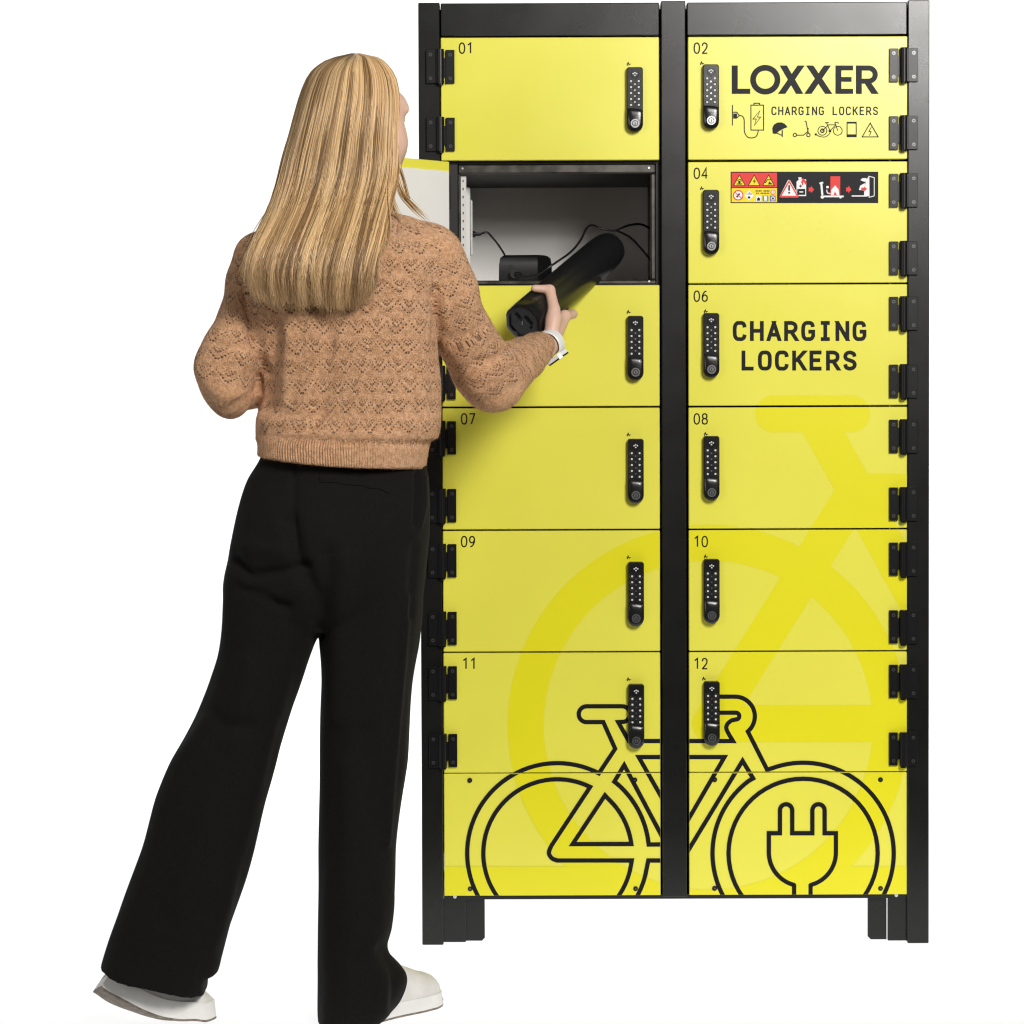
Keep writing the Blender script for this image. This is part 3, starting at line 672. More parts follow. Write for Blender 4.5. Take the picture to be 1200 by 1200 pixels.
# --- doors and lower panels
rows_y = [(43.3, 187.2), (190.0, 332.0), (334.0, 475.6), (477.8, 619.6), (621.6, 762.8), (764.6, 904.8)]
cols_x = [(518.6, 773.2), (807.0, 1063.0)]
names = {0: ['01', '03', '05', '07', '09', '11'], 1: ['02', '04', '06', '08', '10', '12']}
lab_door = {'03': 'door swung wide open showing its light grey inner side', '02': 'door with the wordmark and small icons', '04': 'door with the warning sticker', '06': 'door reading CHARGING LOCKERS'}
def door_panel(name, x0, x1, z0, z1, piv, mats, opened=False):
    mb = MB(); th = 0.018
    a, b2, c, d = x0 - piv[0], x1 - piv[0], z0 - piv[2], z1 - piv[2]; y0 = -piv[1]
    mb.box(a, b2, y0, y0 + th, c, d, 0, bev=0.0014)
    return mb, (a, b2, y0 + th, c, d)
for ci, (dx0, dx1) in enumerate(cols_x):
    sg = 1 if ci == 0 else -1
    x0, x1 = PX(dx0), PX(dx1)
    pin = PX(517.6) if ci == 0 else PX(1058.6)
    for ri, (ry0, ry1) in enumerate(rows_y):
        z1, z0 = PZ(ry0), PZ(ry1); num = names[ci][ri]
        piv = np.array([pin, -0.009, z0])
        mb, (a, b2, yb, c, d) = door_panel('door', x0, x1, z0, z1, piv, None)
        door = mb.build('door', ['yellow'], lock_root, piv - LO)
        if num in lab_door: door['label'] = lab_door[num]
        # light grey inner lining, inside a yellow rim
        mb = MB(); rm = 0.0195
        mb.box(a + rm * .25, b2 - rm * .25, yb + .0004, yb + .004, c + rm, d - rm, 0, bev=.001); mb.build('inner_panel', 'grey_in', door)
        rect_w = (x0 + .0006, x1 - .0006, z0 + .0006, z1 - .0006)
        for off in (34.3, 113.6):
            hz = PZ(ry0 + off) - piv[2]
            link('hinge', HM[sg], door, (0, 0.009, hz))
        lx = PX(744.6 if ci == 0 else 833.2); lz = PZ(ry0 + (74.0 if ci == 0 else 71.0))
        link('lock', LM, door, (lx - piv[0], -piv[1] + .0002, lz - piv[2]))
        nx = (537.6 + (1.5 if ri == 1 else 0) + (2.5 if ri > 2 else 0) + (1.5 if ri == 5 else 0)) if ci == 0 else 812.8
        sh = [(k * .5, 0, pl) for k, pl in enumerate(text(num, nx, ry0 + 6.3, 7.6, 13.6, 9.3, 1.6))]
        decal('number', sh, ['print'], door, piv, rect_w)
        ax, ay = (736.6, ry0 + 31.2) if ci == 0 else (825.0 if ri > 1 else 822.6, ry0 + 30.4)
        if ci == 1 and ri in (2, 3, 4): ax += 2
        decal('lock_mark', [(0, 0, [[(ax - 2.6, ay + 1.2), (ax - .2, ay - 2.6), (ax + .6, ay + .6)]]), (1, 0, [[(ax - .6, ay + .2), (ax + 3.2, ay + .2), (ax + .4, ay + 2.2)]]), (2, 0, disc(ax - 1.4, ay + 1.8, .8, 6))], ['print'], door, piv, rect_w)
        gsh = [(k, 0, pl) for k, pl in enumerate(ghost)]
        if ri >= 2:
            decal('tone_wheel', gsh[:1], ['yellow_print'], door, piv, rect_w)
            decal('tone_frame', gsh[1:9], ['yellow_print'], door, piv, rect_w)
        if ri == 5: decal('bicycle_graphic', [(12 + k * .5, 0, pl) for k, pl in enumerate(bike)], ['print'], door, piv, rect_w)
        if num == '02':
            decal('wordmark', [(k * .5, 0, pl) for k, pl in enumerate(word)], ['print'], door, piv, rect_w)
            decal('icon_row', [(k * .2, 0, pl) for k, pl in enumerate(icons)], ['print'], door, piv, rect_w)
        if num == '06':
            sh = text('CHARGING', 858.8, 376.2, 16.2, 23.4, 20.05, 4.5) + text('LOCKERS', 868.3, 410.8, 16.2, 23.4, 19.95, 4.5)
            decal('lettering', [(k * .3, 0, pl) for k, pl in enumerate(sh)], ['print'], door, piv, rect_w)
        if num == '04':
            decal('warning_sticker', sticker_shapes(), ['print', 'red', 'syel', 'white', 'sgreen', 'sblue'], door, piv, rect_w)
        if num == '03':
            door.rotation_euler.z = R(-131)
    # fixed panel under the doors
    z1, z0 = PZ(906.0), PZ(1049.0); piv = np.array([x0, 0, z0])
    mb = MB(); mb.box(0, x1 - x0, 0.0005, 0.0165, 0, z1 - z0, bev=.0012)
    pan = mb.build('lower_panel', ['yellow'], lock_root, piv - LO)
    rect_w = (x0 + .0006, x1 - .0006, z0 + .0006, z1 - .0006)
    gsh = [(k, 0, pl) for k, pl in enumerate(ghost)]
    for nm_, ps in (('tone_wheel', gsh[:1]), ('tone_ground', gsh[9:])):
        decal(nm_, ps, ['yellow_print'], pan, piv, rect_w)
    decal('bicycle_graphic', [(12 + k * .5, 0, pl) for k, pl in enumerate(bike)], ['print'], pan, piv, rect_w)
    for bx, by in (((550.5, 914.5), (744, 914.0), (551, 1041.5), (744.8, 1041.3)) if ci == 0 else ((837.6, 913.6), (1031.8, 913.6), (837.4, 1041), (1031.8, 1041))):
        q = P(bx, by, 0) - piv
        mb = MB(); mb.cyl((q[0], .001, q[2]), (q[0], -.0022, q[2]), 3.1 * PXM, 14, 0, r2=2.7 * PXM); mb.cyl((q[0], -.0021, q[2]), (q[0], -.0025, q[2]), 1.3 * PXM, 6, 1)
        mb.build('screw', ['hinge', 'screw'], pan)

# --- the open compartment
cx0, cx1 = PX(537.5), PX(770); cz0, cz1 = PZ(332.6), PZ(190.6)
fx0, fx1, fz0, fz1 = PX(541), PX(763.5), PZ(327.5), PZ(202.0)
mb = MB()
mb.box(cx0, cx1, 0.020, 0.036, fz1, cz1, 0, bev=.003); mb.box(cx0, cx1, 0.020, 0.036, cz0, fz0, 0, bev=.002)
mb.box(cx0, fx0, 0.0205, 0.036, fz0, fz1, 0, bev=.002); mb.box(fx1, cx1, 0.0205, 0.036, fz0, fz1, 0, bev=.003)
for x in (fx1 - .003, fx0 + .004):
    for z in (fz1 + .011, fz0 - .003):
        mb.cyl((x, .020, z), (x, .0185, z), .0022, 8, 1)
lpart('opening_frame', mb, ['seal', 'zinc'])
mb = MB(); mb.box(XL1 + .001, cx0 - .0004, 0.0205, 0.034, cz0, cz1); mb.box(cx1 + .0004, XM0 - .0005, 0.0205, 0.034, cz0, cz1)
mb.box(XL1 + .001, XM0 - .0005, 0.0210, 0.034, cz1 + .0004, PZ(186)); mb.box(XL1 + .001, XM0 - .0005, 0.0210, 0.034, PZ(337), cz0 - .0004)
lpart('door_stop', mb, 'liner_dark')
mb = MB(); mb.box(cx0 - .006, cx1 + .006, 0.452, 0.456, cz0, cz1); lpart('compartment_back', mb, 'liner')
mb = MB(); mb.box(cx0 - .006, cx1 + .006, 0.0362, 0.4518, cz0 - .002, fz0); lpart('compartment_floor', mb, 'liner')
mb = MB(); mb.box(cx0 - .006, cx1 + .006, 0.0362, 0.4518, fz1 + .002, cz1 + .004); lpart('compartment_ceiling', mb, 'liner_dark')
mb = MB(); mb.box(cx0 - .0095, cx0 - .0065, 0.0362, 0.4518, cz0, cz1); lpart('compartment_side', mb, 'liner')
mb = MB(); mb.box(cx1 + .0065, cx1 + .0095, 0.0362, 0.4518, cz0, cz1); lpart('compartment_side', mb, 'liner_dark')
# slotted rail and white socket strip on the left wall of the compartment
mb = MB(); sx = fx0 + .001
mb.box(cx0 - .006, sx + .010, 0.0365, 0.040, fz0 + .001, fz1 - .004, 0)
for k in range(11):
    z = fz1 - .016 - k * .0165
    mb.box(sx + .0025, sx + .0048, 0.0360, 0.0366, z, z + .005, 1)
lpart('slotted_rail', mb, ['liner', 'seal'])
mb = MB()
mb.box(cx0 - .006, sx + .017, 0.10, 0.13, fz0 + .02, fz1 - .022, 0, bev=.003)
mb.box(sx + .0172, sx + .0215, 0.098, 0.128, fz0 + .055, fz1 - .048, 0, bev=.002)
lpart('socket_strip', mb, ['white_pl'])

# ------------------------------------------------------------------ battery, charger and their leads
BA = P(612.5, 378.5, -0.20); BB = P(717, 289, 0.13)
bax = (BB - BA); BL = np.linalg.norm(bax); bax = bax / BL
bn_ = np.array([0, -1.0, 0]) + bax * bax[1]; bn_ /= np.linalg.norm(bn_)
bs = np.cross(bax, bn_)
def BP(t, n_, s_): return BA + bax * t + bn_ * n_ + bs * s_
BR = 0.0400
def batt_ring(t, r, oct_, nseg=40):
    out = []
    for k in range(nseg):
        q = 2 * math.pi * k / nseg
        qq = (q + math.pi / 8) % (math.pi / 4) - math.pi / 8
        ro = r * 0.965 / math.cos(qq)
        rr = ro * oct_ + r * (1 - oct_)
        out.append(BP(t, math.cos(q) * rr, math.sin(q) * rr))
    return out
bo = bpy.data.objects.new('bicycle_battery', None); col.objects.link(bo); bo.location = BA
tag(bo, 'long black tubular bicycle battery held in the hand at the open compartment', 'battery')
def ring_loft(mb, rings, mi=0, cap0=True, cap1=True):
    n = len(rings[0]); vs = [p - BA for r_ in rings for p in r_]
    fs = [(i * n + k, i * n + (k + 1) % n, (i + 1) * n + (k + 1) % n, (i + 1) * n + k) for i in range(len(rings) - 1) for k in range(n)]
    if cap0: fs.append(tuple(range(n))[::-1])
    if cap1: fs.append(tuple(range((len(rings) - 1) * n, len(rings) * n)))
    mb.add(vs, fs, mi)
mb = MB()
ring_loft(mb, [batt_ring(t, BR * r, o) for t, r, o in ((.0305, .94, 1), (.032, 1.0, 1), (.10, 1.0, .9), (.16, 1.0, .35), (.24, 1.0, 0), (BL - .06, .99, 0), (BL - .03, .96, 0), (BL - .012, .88, 0), (BL - .003, .72, 0), (BL, .5, 0))])
o = mb.build('casing', 'batt', bo); smooth_by_angle(o, 30)
mb = MB()
ring_loft(mb, [batt_ring(t, BR * r, 1) for t, r in ((.030, 1.0), (.006, 1.0), (.001, .95), (0, .90), (0, .78), (.004, .76), (.004, .3))][::-1], 0)
for (n_, s_, l1, l2) in ((.008, .004, .004, .011), (-.010, -.004, .011, .005), (.000, .016, .005, .004), (-.004, -.018, .004, .007)):
    c = [BP(.0035, n_ + a * l1, s_ + b2 * l2) - BA for a, b2 in ((-1, -1), (1, -1), (1, 1), (-1, 1))]
    c2 = [q - bax * .005 for q in c]
    mb.add(c + c2, [(4, 5, 6, 7), (0, 1, 5, 4), (1, 2, 6, 5), (2, 3, 7, 6), (3, 0, 4, 7)], 0)
o = mb.build('end_cap', ['batt_end'], bo); smooth_by_angle(o, 30)
mb = MB(); ctr = BP(-.001, .002, -.002) - BA
mb.box(ctr[0] - .001, ctr[0] + .001, ctr[1] - .001, ctr[1] + .001, ctr[2] - .006, ctr[2] + .006); mb.build('contact', 'chrome', bo)

zfl = fz0
ch = bpy.data.objects.new('battery_charger', None); col.objects.link(ch)
c0 = P(584.5, 320, 0.12); c1 = P(647, 320, 0.14); CHX0, CHX1 = c0[0], c1[0]
ch.location = ((CHX0 + CHX1) / 2, 0.16, zfl)
tag(ch, 'black plastic charger brick lying in the open compartment', 'charger')
ctop = P(600, 298.6, 0.12)[2] - zfl
cw_ = (CHX1 - CHX0) / 2
mb = MB()
def chring(z, ins, y0=-.045, y1=.05):
    return [(-cw_ + ins, y0 + ins, z), (cw_ * .45, y0 + ins * .6, z), (cw_ - ins * 1.0, y0 + .035, z), (cw_ - ins, y1, z), (-cw_ + ins, y1, z)]
rs = [chring(.0, .003), chring(.005, .0), chring(ctop * .62, .0005), chring(ctop * .88, .003), chring(ctop * .97, .009), chring(ctop, .016)]
n = 5; mb.add([q for r_ in rs for q in r_], [(i * n + k, i * n + (k + 1) % n, (i + 1) * n + (k + 1) % n, (i + 1) * n + k) for i in range(5) for k in range(n)] + [(4, 3, 2, 1, 0), (25, 26, 27, 28, 29)])
smooth_by_angle(mb.build('case', 'blk_pl', ch), 38)
pl = P(602.5, 321.5, 0.11) - np.array(ch.location)
mb = MB(); mb.cyl(pl + np.array((0, .008, 0)), pl + np.array((0, -.012, 0)), .0085, 14); mb.cyl(pl + np.array((.002, -.011, 0)), pl + np.array((.014, -.014, -.002)), .0055, 10); mb.cyl(pl + np.array((-.006, .012, .016)), pl + np.array((-.006, .004, .016)), .005, 10)
o = mb.build('plug', 'blk_pl', ch); smooth_by_angle(o)
def sp3(pts, n=8): return spline([np.array(q) for q in pts], n)
chl = np.array(ch.location)
sk = np.array((sx + .0215, .112, P(556, 274.5, .112)[2]))
mb = MB(); mb.tube(sp3([q - chl for q in (sk + (.016, 0, 0), sk + (.030, 0, .004), P(576, 277, .12), P(584, 287, .13), P(591, 298, .15), P(593, 304, .155))]), .0022, 8)
mb.tube(sp3([q - chl for q in (P(607, 323, .095), P(618, 324.5, .08), P(632, 321, .06), P(648, 310, .06), P(668, 296, .10), P(680, 282, .16), P(687, 268, .22), P(694, 264, .26), P(706, 268, .27), P(720, 270, .27), P(737, 264, .27), P(752, 263, .28), P(765, 270, .30))]), .0024, 8)
mb.tube(sp3([q - chl for q in (P(722, 270, .272), P(738, 278, .26), P(750, 290, .25), P(760, 302, .24), P(768, 316, .23))]), .0024, 8)
mb.build('lead', 'cable', ch, smooth=True)
mb = MB(); mb.cyl(sk - chl, sk + (.006, 0, 0) - chl, .0065, 12); mb.cyl(sk + (.0061, 0, 0) - chl, sk + (.018, 0, 0) - chl, .0045, 10, r2=.003)
o = mb.build('mains_plug', 'blk_pl', ch); smooth_by_angle(o)

# ------------------------------------------------------------------ soft shapes: signed distance grid -> surface net
class Grid:
    def __init__(s, lo, hi, h):
        s.h = h; s.lo = np.array(lo, float); s.n = np.ceil((np.array(hi) - s.lo) / h).astype(int) + 1
        s.ax = [(s.lo[i] + h * np.arange(s.n[i])).astype(np.float32) for i in range(3)]
        s.d = np.full(s.n, 0.5, np.float32)
    def sub(s, lo, hi, pad):
        sl = []
        for i in range(3):
            a = int(max(0, math.floor((lo[i] - pad - s.lo[i]) / s.h))); b2 = int(min(s.n[i], math.ceil((hi[i] + pad - s.lo[i]) / s.h) + 1))
            sl.append(slice(a, max(a + 1, b2)))
        return tuple(sl), s.ax[0][sl[0]][:, None, None], s.ax[1][sl[1]][None, :, None], s.ax[2][sl[2]][None, None, :]
    def put(s, sl, d, k):
        a = s.d[sl]
        if k <= 0: s.d[sl] = np.minimum(a, d); return
        h = np.clip(.5 + .5 * (d - a) / k, 0, 1)
        s.d[sl] = d + (a - d) * h - k * h * (1 - h)
    def cone(s, a, b2, r1, r2, k=0.02, flat=None, fk=1.0):
        a = np.array(a, float); b2 = np.array(b2, float); rm = max(r1, r2) * max(1, fk) + .02
        sl, X, Y, Z = s.sub(np.minimum(a, b2) - rm, np.maximum(a, b2) + rm, k * 1.5 + s.h * 2)
        ab = b2 - a; L2 = ab @ ab + 1e-12
        t = np.clip(((X - a[0]) * ab[0] + (Y - a[1]) * ab[1] + (Z - a[2]) * ab[2]) / L2, 0, 1)
        dx = X - a[0] - t * ab[0]; dy = Y - a[1] - t * ab[1]; dz = Z - a[2] - t * ab[2]
        if flat is not None:                  # stretch the section along a direction
            f = np.array(flat, float); f /= np.linalg.norm(f)
            q = (dx * f[0] + dy * f[1] + dz * f[2]) * (1 - 1 / fk)
            dx = dx - q * f[0]; dy = dy - q * f[1]; dz = dz - q * f[2]
        s.put(sl, np.sqrt(dx * dx + dy * dy + dz * dz) - (r1 + (r2 - r1) * t), k)
    def ell(s, c, r, k=0.02, rot=0.0, sub=False, tilt=0.0):
        c = np.array(c, float); m_ = max(r) + .02
        sl, X, Y, Z = s.sub(c - m_, c + m_, k * 1.5 + s.h * 2)
        x, y, z = X - c[0], Y - c[1], Z - c[2]
        ca, sa = math.cos(rot), math.sin(rot)
        x, y = x * ca + y * sa, -x * sa + y * ca
        if tilt:
            ct, st_ = math.cos(tilt), math.sin(tilt); y, z = y * ct + z * st_, -y * st_ + z * ct
        q = np.sqrt((x / r[0]) ** 2 + (y / r[1]) ** 2 + (z / r[2]) ** 2)
        d = (q - 1) * min(r)
        if sub:
            a = s.d[sl]; d = -d; h = np.clip(.5 - .5 * (d - a) / k, 0, 1); s.d[sl] = d + (a - d) * h + k * h * (1 - h)
        else: s.put(sl, d, k)
    def loft(s, z, cx, cy, ax, ay, k=0.02, ex=2.0, cap=True, sm=0.024):
        z, cx, cy, ax, ay = (np.array(q, float) for q in (z, cx, cy, ax, ay)); o = np.argsort(z)
        z, cx, cy, ax, ay = z[o], cx[o], cy[o], ax[o], ay[o]
        sl, X, Y, Z = s.sub((min(cx - ax), min(cy - ay), z[0]), (max(cx + ax), max(cy + ay), z[-1]), k * 1.5 + .02)
        zz = Z[0, 0]; kw = max(1, int(sm / s.h)); kn = np.hanning(2 * kw + 3)[1:-1]; kn /= kn.sum()
        I = lambda q: np.convolve(np.pad(np.interp(zz, z, q), kw, mode='reflect', reflect_type='odd') if len(zz) > kw + 1 else np.interp(zz, z, q), kn, 'valid' if len(zz) > kw + 1 else 'same').astype(np.float32)[None, None, :]
        A_, B_ = np.maximum(I(ax), .004), np.maximum(I(ay), .004)
        q = (np.abs((X - I(cx)) / A_) ** ex + np.abs((Y - I(cy)) / B_) ** ex) ** (1 / ex)
        d = (q - 1) * np.minimum(A_, B_)
        if cap: d = np.maximum(d, np.maximum(z[0] - Z, Z - z[-1]))
        s.put(sl, d.astype(np.float32), k)
    def mesh(s):
        d = s.d; ins = d < 0; n = s.n
        cnt = np.zeros(n - 1, np.int8); c_ = ins.astype(np.int8)
        for i in (0, 1):
            for j in (0, 1):
                for k in (0, 1): cnt += c_[i:n[0] - 1 + i, j:n[1] - 1 + j, k:n[2] - 1 + k]
        act = np.argwhere((cnt > 0) & (cnt < 8)); idx = -np.ones(n - 1, np.int32); idx[tuple(act.T)] = np.arange(len(act))
        pos = np.zeros((len(act), 3)); num = np.zeros(len(act))
        I, J, K = act.T
        offs = [(i, j, k) for i in (0, 1) for j in (0, 1) for k in (0, 1)]
        cv = {o: d[I + o[0], J + o[1], K + o[2]] for o in offs}
        for o in offs:
            for a in range(3):
                if o[a] == 0:
                    o2 = list(o); o2[a] = 1; o2 = tuple(o2)
                    va, vb = cv[o], cv[o2]; m_ = (va < 0) != (vb < 0)
                    t = np.where(m_, va / np.where(m_, va - vb, 1), 0)
                    p = np.zeros((len(act), 3)) + np.array(o); p[:, a] = t
                    pos += p * m_[:, None]; num += m_
        vs = s.lo + (act + pos / num[:, None]) * s.h
        fs = []
        for a in range(3):
            b2, c2 = (a + 1) % 3, (a + 2) % 3
            s0 = [slice(None)] * 3; s1 = [slice(None)] * 3
            s0[a] = slice(0, -1); s1[a] = slice(1, None)
            e0, e1 = ins[tuple(s0)], ins[tuple(s1)]
            ed = np.argwhere(e0 != e1)
            ed = ed[(ed[:, b2] > 0) & (ed[:, c2] > 0) & (ed[:, b2] < n[b2] - 1) & (ed[:, c2] < n[c2] - 1)]
            fl = e0[tuple(ed.T)]
            q = []
            for db, dc in ((-1, -1), (0, -1), (0, 0), (-1, 0)):
                e = ed.copy(); e[:, b2] += db; e[:, c2] += dc; q.append(idx[tuple(e.T)])
            q = np.stack(q, 1); q[~fl] = q[~fl][:, ::-1]; fs.append(q)
        return vs, np.concatenate(fs)

def relax(vs, fs, it=2, lam=0.5):
    e = np.concatenate([fs[:, [0, 1]], fs[:, [1, 2]], fs[:, [2, 3]], fs[:, [3, 0]]])
    n = len(vs); deg = np.bincount(e[:, 0], minlength=n) + np.bincount(e[:, 1], minlength=n)
    for _ in range(it):
        acc = np.stack([np.bincount(e[:, 0], vs[e[:, 1], k], n) + np.bincount(e[:, 1], vs[e[:, 0], k], n) for k in range(3)], 1)
        vs = vs + lam * (acc / np.maximum(deg, 1)[:, None] - vs)
    return vs

def normals(vs, fs):
    n = np.cross(vs[fs[:, 2]] - vs[fs[:, 0]], vs[fs[:, 3]] - vs[fs[:, 1]]); out = np.zeros_like(vs)
    for k in range(4):
        for a in range(3): out[:, a] += np.bincount(fs[:, k], n[:, a], len(vs))
    return out / (np.linalg.norm(out, axis=1)[:, None] + 1e-12)

def soft_obj(name, vs, fs, mats, parent, origin, mi=None):
    me = bpy.data.meshes.new(name)
    me.vertices.add(len(vs)); me.vertices.foreach_set('co', (vs - origin).astype(np.float32).ravel())
    me.loops.add(fs.size); me.loops.foreach_set('vertex_index', fs.astype(np.int32).ravel())
    me.polygons.add(len(fs)); me.polygons.foreach_set('loop_start', np.arange(0, fs.size, 4, dtype=np.int32))
    me.update(calc_edges=True); me.validate()
    me.polygons.foreach_set('use_smooth', np.ones(len(me.polygons), bool))
    for q in mats: me.materials.append(MT[q])
    if mi is not None: me.polygons.foreach_set('material_index', mi.astype(np.int32))
    o = bpy.data.objects.new(name, me); col.objects.link(o)
    if parent is not None: o.parent = parent
    else: o.location = origin
    return o

def vcol(me, name, rgb):
    a = me.color_attributes.new(name, 'FLOAT_COLOR', 'POINT')
    a.data.foreach_set('color', np.concatenate([rgb, np.ones((len(rgb), 1))], 1).astype(np.float32).ravel())

def vnoise(p, freq, seed=0):
    """cheap smooth noise: sum of sines with random directions"""
    g = np.random.default_rng(seed); out = np.zeros(len(p))
    for _ in range(7):
        d = g.normal(size=3); d /= np.linalg.norm(d); f = freq * g.uniform(.6, 1.6)
        out += np.sin(p @ d * f * 2 * math.pi + g.uniform(0, 6.28) + .8 * np.sin(p @ np.roll(d, 1) * f * 4 + g.uniform(0, 6.28)))
    return out / 4

def seg_gauss(px, py, pts, wd):
    """soft falloff around a polyline drawn in photo pixels"""
    best = np.full(len(px), 1e9)
    for (a, b2) in zip(pts[:-1], pts[1:]):
        a = np.array(a, float); b2 = np.array(b2, float); ab = b2 - a
        t = np.clip(((px - a[0]) * ab[0] + (py - a[1]) * ab[1]) / (ab @ ab), 0, 1)
        best = np.minimum(best, (px - a[0] - t * ab[0]) ** 2 + (py - a[1] - t * ab[1]) ** 2)
    return np.exp(-best / (2 * wd * wd))

def keyed(tab, y):
    """rows (py, left, right[, depth]) -> z, centre x, half width at depth y"""
    z, cx, ax = [], [], []
    for r_ in tab:
        yy = r_[3] if len(r_) > 3 else y
        a, b2 = P(r_[1], r_[0], yy), P(r_[2], r_[0], yy)
        z.append(a[2]); cx.append((a[0] + b2[0]) / 2); ax.append((b2[0] - a[0]) / 2)
    return np.array(z), np.array(cx), np.array(ax)

# ------------------------------------------------------------------ the person: skeleton
PO = np.array([P(380, 900, -.6)[0], -0.60, 0.0])
SH_R, EL_R = P(506, 301, -.555), P(577, 447, -.43)
WR_R = BP(.0, .015, .067)
SH_L, EL_L, WR_L = P(306, 304, -.55), P(266, 450, -.59), P(330, 432, -.385)
HEAD = P(423, 139, -.515); YAW = R(-38)            # the face looks away, to the right
HIPC = P(390, 590, -.57)
fd = np.array([math.sin(-YAW), math.cos(-YAW), 0]); fr = np.array([math.cos(-YAW), -math.sin(-YAW), 0])   # face forward, face right
def HP(f, r_, z): return HEAD + fd * f + fr * r_ + np.array([0, 0, z])

g = Grid(PO + np.array([-.36, -.30, -.005]), PO + np.array([.52, .56, 1.80]), 0.0036)
# head: cranium, face, jaw, nose, brow, lips, ears
g.ell(HP(-.012, 0, .020), (.064, .082, .083), .02, rot=YAW)
g.ell(HP(.030, 0, -.035), (.060, .062, .083), .03, rot=YAW)
g.ell(HP(.062, 0, -.092), (.026, .026, .022), .03)
g.ell(HP(.040, .040, -.045), (.028, .034, .035), .02); g.ell(HP(.040, -.040, -.045), (.028, .034, .035), .02)
g.ell(HP(.068, 0, .030), (.046, .024, .024), .025, rot=YAW)
g.cone(HP(.086, 0, .012), HP(.112, 0, -.026), .008, .011, .012)
g.cone(HP(.092, .012, -.030), HP(.092, -.012, -.030), .007, .007, .008)
for s_ in (1, -1):
    g.cone(HP(.082, s_ * .016, .022), HP(.074, s_ * .045, .020), .007, .006, .010)
    g.ell(HP(.086, s_ * .031, .004), (.013, .012, .009), .008, sub=True, rot=YAW)
    g.ell(HP(.072, s_ * .031, .004), (.0125, .0125, .0125), .002)
    g.ell(HP(-.004, s_ * .066, -.004), (.008, .018, .028), .006, rot=YAW)
g.cone(HP(.086, .018, -.060), HP(.094, 0, -.058), .004, .0055, .004); g.cone(HP(.094, 0, -.058), HP(.086, -.018, -.060), .0055, .004, .004)
g.cone(HP(.085, .014, -.068), HP(.085, -.014, -.068), .006, .006, .004)
# neck, trunk, pelvis
NB = P(414, 262, -.545)
g.cone(HP(-.012, 0, -.06), NB, .055, .060, .03)
g.cone(NB, SH_R + (-.02, 0, -.01), .055, .045, .04); g.cone(NB, SH_L + (.02, 0, -.01), .055, .045, .04)
tz, tcx, tax = keyed([(285, 320, 500), (350, 308, 500), (420, 318, 500), (480, 322, 500), (540, 312, 494), (600, 300, 490), (650, 300, 475), (685, 330, 440)], -.565)
g.loft(tz, tcx, np.full(8, -.56), tax, [.085, .095, .092, .090, .092, .100, .085, .05], .04)
# legs and feet
HJ_L, KN_L, AN_L = P(330, 690, -.575), P(262, 905, -.60), P(166, 1128, -.650)
HJ_R, KN_R, AN_R = P(432, 690, -.575), P(424, 925, -.57), P(420, 1148, -.61)
g.cone(HJ_L, KN_L, .068, .046, .03); g.cone(KN_L, AN_L, .046, .030, .02)
g.cone(HJ_R, KN_R, .070, .046, .03); g.cone(KN_R, AN_R, .046, .028, .02)
BALL_L, TOE_L = P(205, 1172, -.638), P(228, 1180, -.626)
g.cone(AN_L, BALL_L, .020, .011, .01); g.cone(BALL_L, TOE_L, .014, .009, .008)
TOE_R = np.array([P(497, 1173, -.495)[0], -.500, .038])
g.cone(AN_R + (0, 0, -.02), TOE_R, .027, .010, .01)
# arms
g.cone(SH_R, EL_R, .045, .036, .02); g.cone(EL_R, WR_R, .036, .0225, .012)
g.cone(SH_L, EL_L, .037, .032, .02); g.cone(EL_L, WR_L, .032, .0235, .012)
# right hand closed round the battery
kk = .006
MCP = [(.092, .022, .045), (.075, .008, .0525), (.056, -.003, .0545), (.038, -.010, .0545)]
FIN = [[(.140, .006, .0525), (.160, -.022, .046), (.165, -.042, .026)], [(.112, -.026, .0480), (.126, -.046, .026), (.128, -.050, .004)],
       [(.084, -.036, .044), (.096, -.0505, .020), (.097, -.049, .000)], [(.056, -.037, .040), (.066, -.049, .018), (.066, -.047, .002)]]
for i, (mc, f) in enumerate(zip(MCP, FIN)):
    q = [BP(*mc)] + [BP(*a) for a in f]
    rr = (.0108, .0096, .0085, .0074) if i < 3 else (.0098, .0084, .0074, .0066)
    g.cone(BP(.006 + .004 * (1.5 - i), .016 - .004 * i, .062), q[0], .0155, .0118, .012)
    for a, b2, r1, r2 in zip(q[:-1], q[1:], rr[:-1], rr[1:]): g.cone(a, b2, r1, r2, .0035)
    g.ell(q[0], (rr[0] * 1.12,) * 3, .006)
th = [BP(.012, .026, .054), BP(.046, .046, .020), BP(.078, .047, -.014), BP(.062, .032, -.0365)]
for a, b2, r1, r2 in zip(th[:-1], th[1:], (.0155, .0120, .0098), (.0122, .0104, .0078)): g.cone(a, b2, r1, r2, .005)
g.cone(BP(.05, .030, .040), BP(.03, .040, .036), .012, .013, .014)
WD = (WR_R - EL_R) / np.linalg.norm(WR_R - EL_R)
# left hand resting in front of the belly, fingers lightly curled
hd = (WR_L - EL_L) / np.linalg.norm(WR_L - EL_L); hs = np.array([0, 0, 1.0]) - hd * hd[2]; hs /= np.linalg.norm(hs); hn = np.cross(hd, hs)
def LP(a, b2, c): return WR_L + hd * a + hs * b2 + hn * c
for i, s_ in enumerate((.030, .010, -.010, -.028)):
    l = (.92, 1.0, .95, .8)[i]
    q = [LP(.012, s_ * .5, 0), LP(.085 * (1 - .05 * abs(i - 1)), s_, .004), LP(.085 + .040 * l, s_ * 1.05, -.010), LP(.085 + .060 * l, s_, -.030), LP(.085 + .064 * l, s_ * .95, -.048)]
    for a, b2, r1, r2 in zip(q[:-1], q[1:], (.0165, .0098, .0086, .0076), (.0118, .0090, .0078, .0068)): g.cone(a, b2, r1, r2, .004 if r1 < .012 else .012)
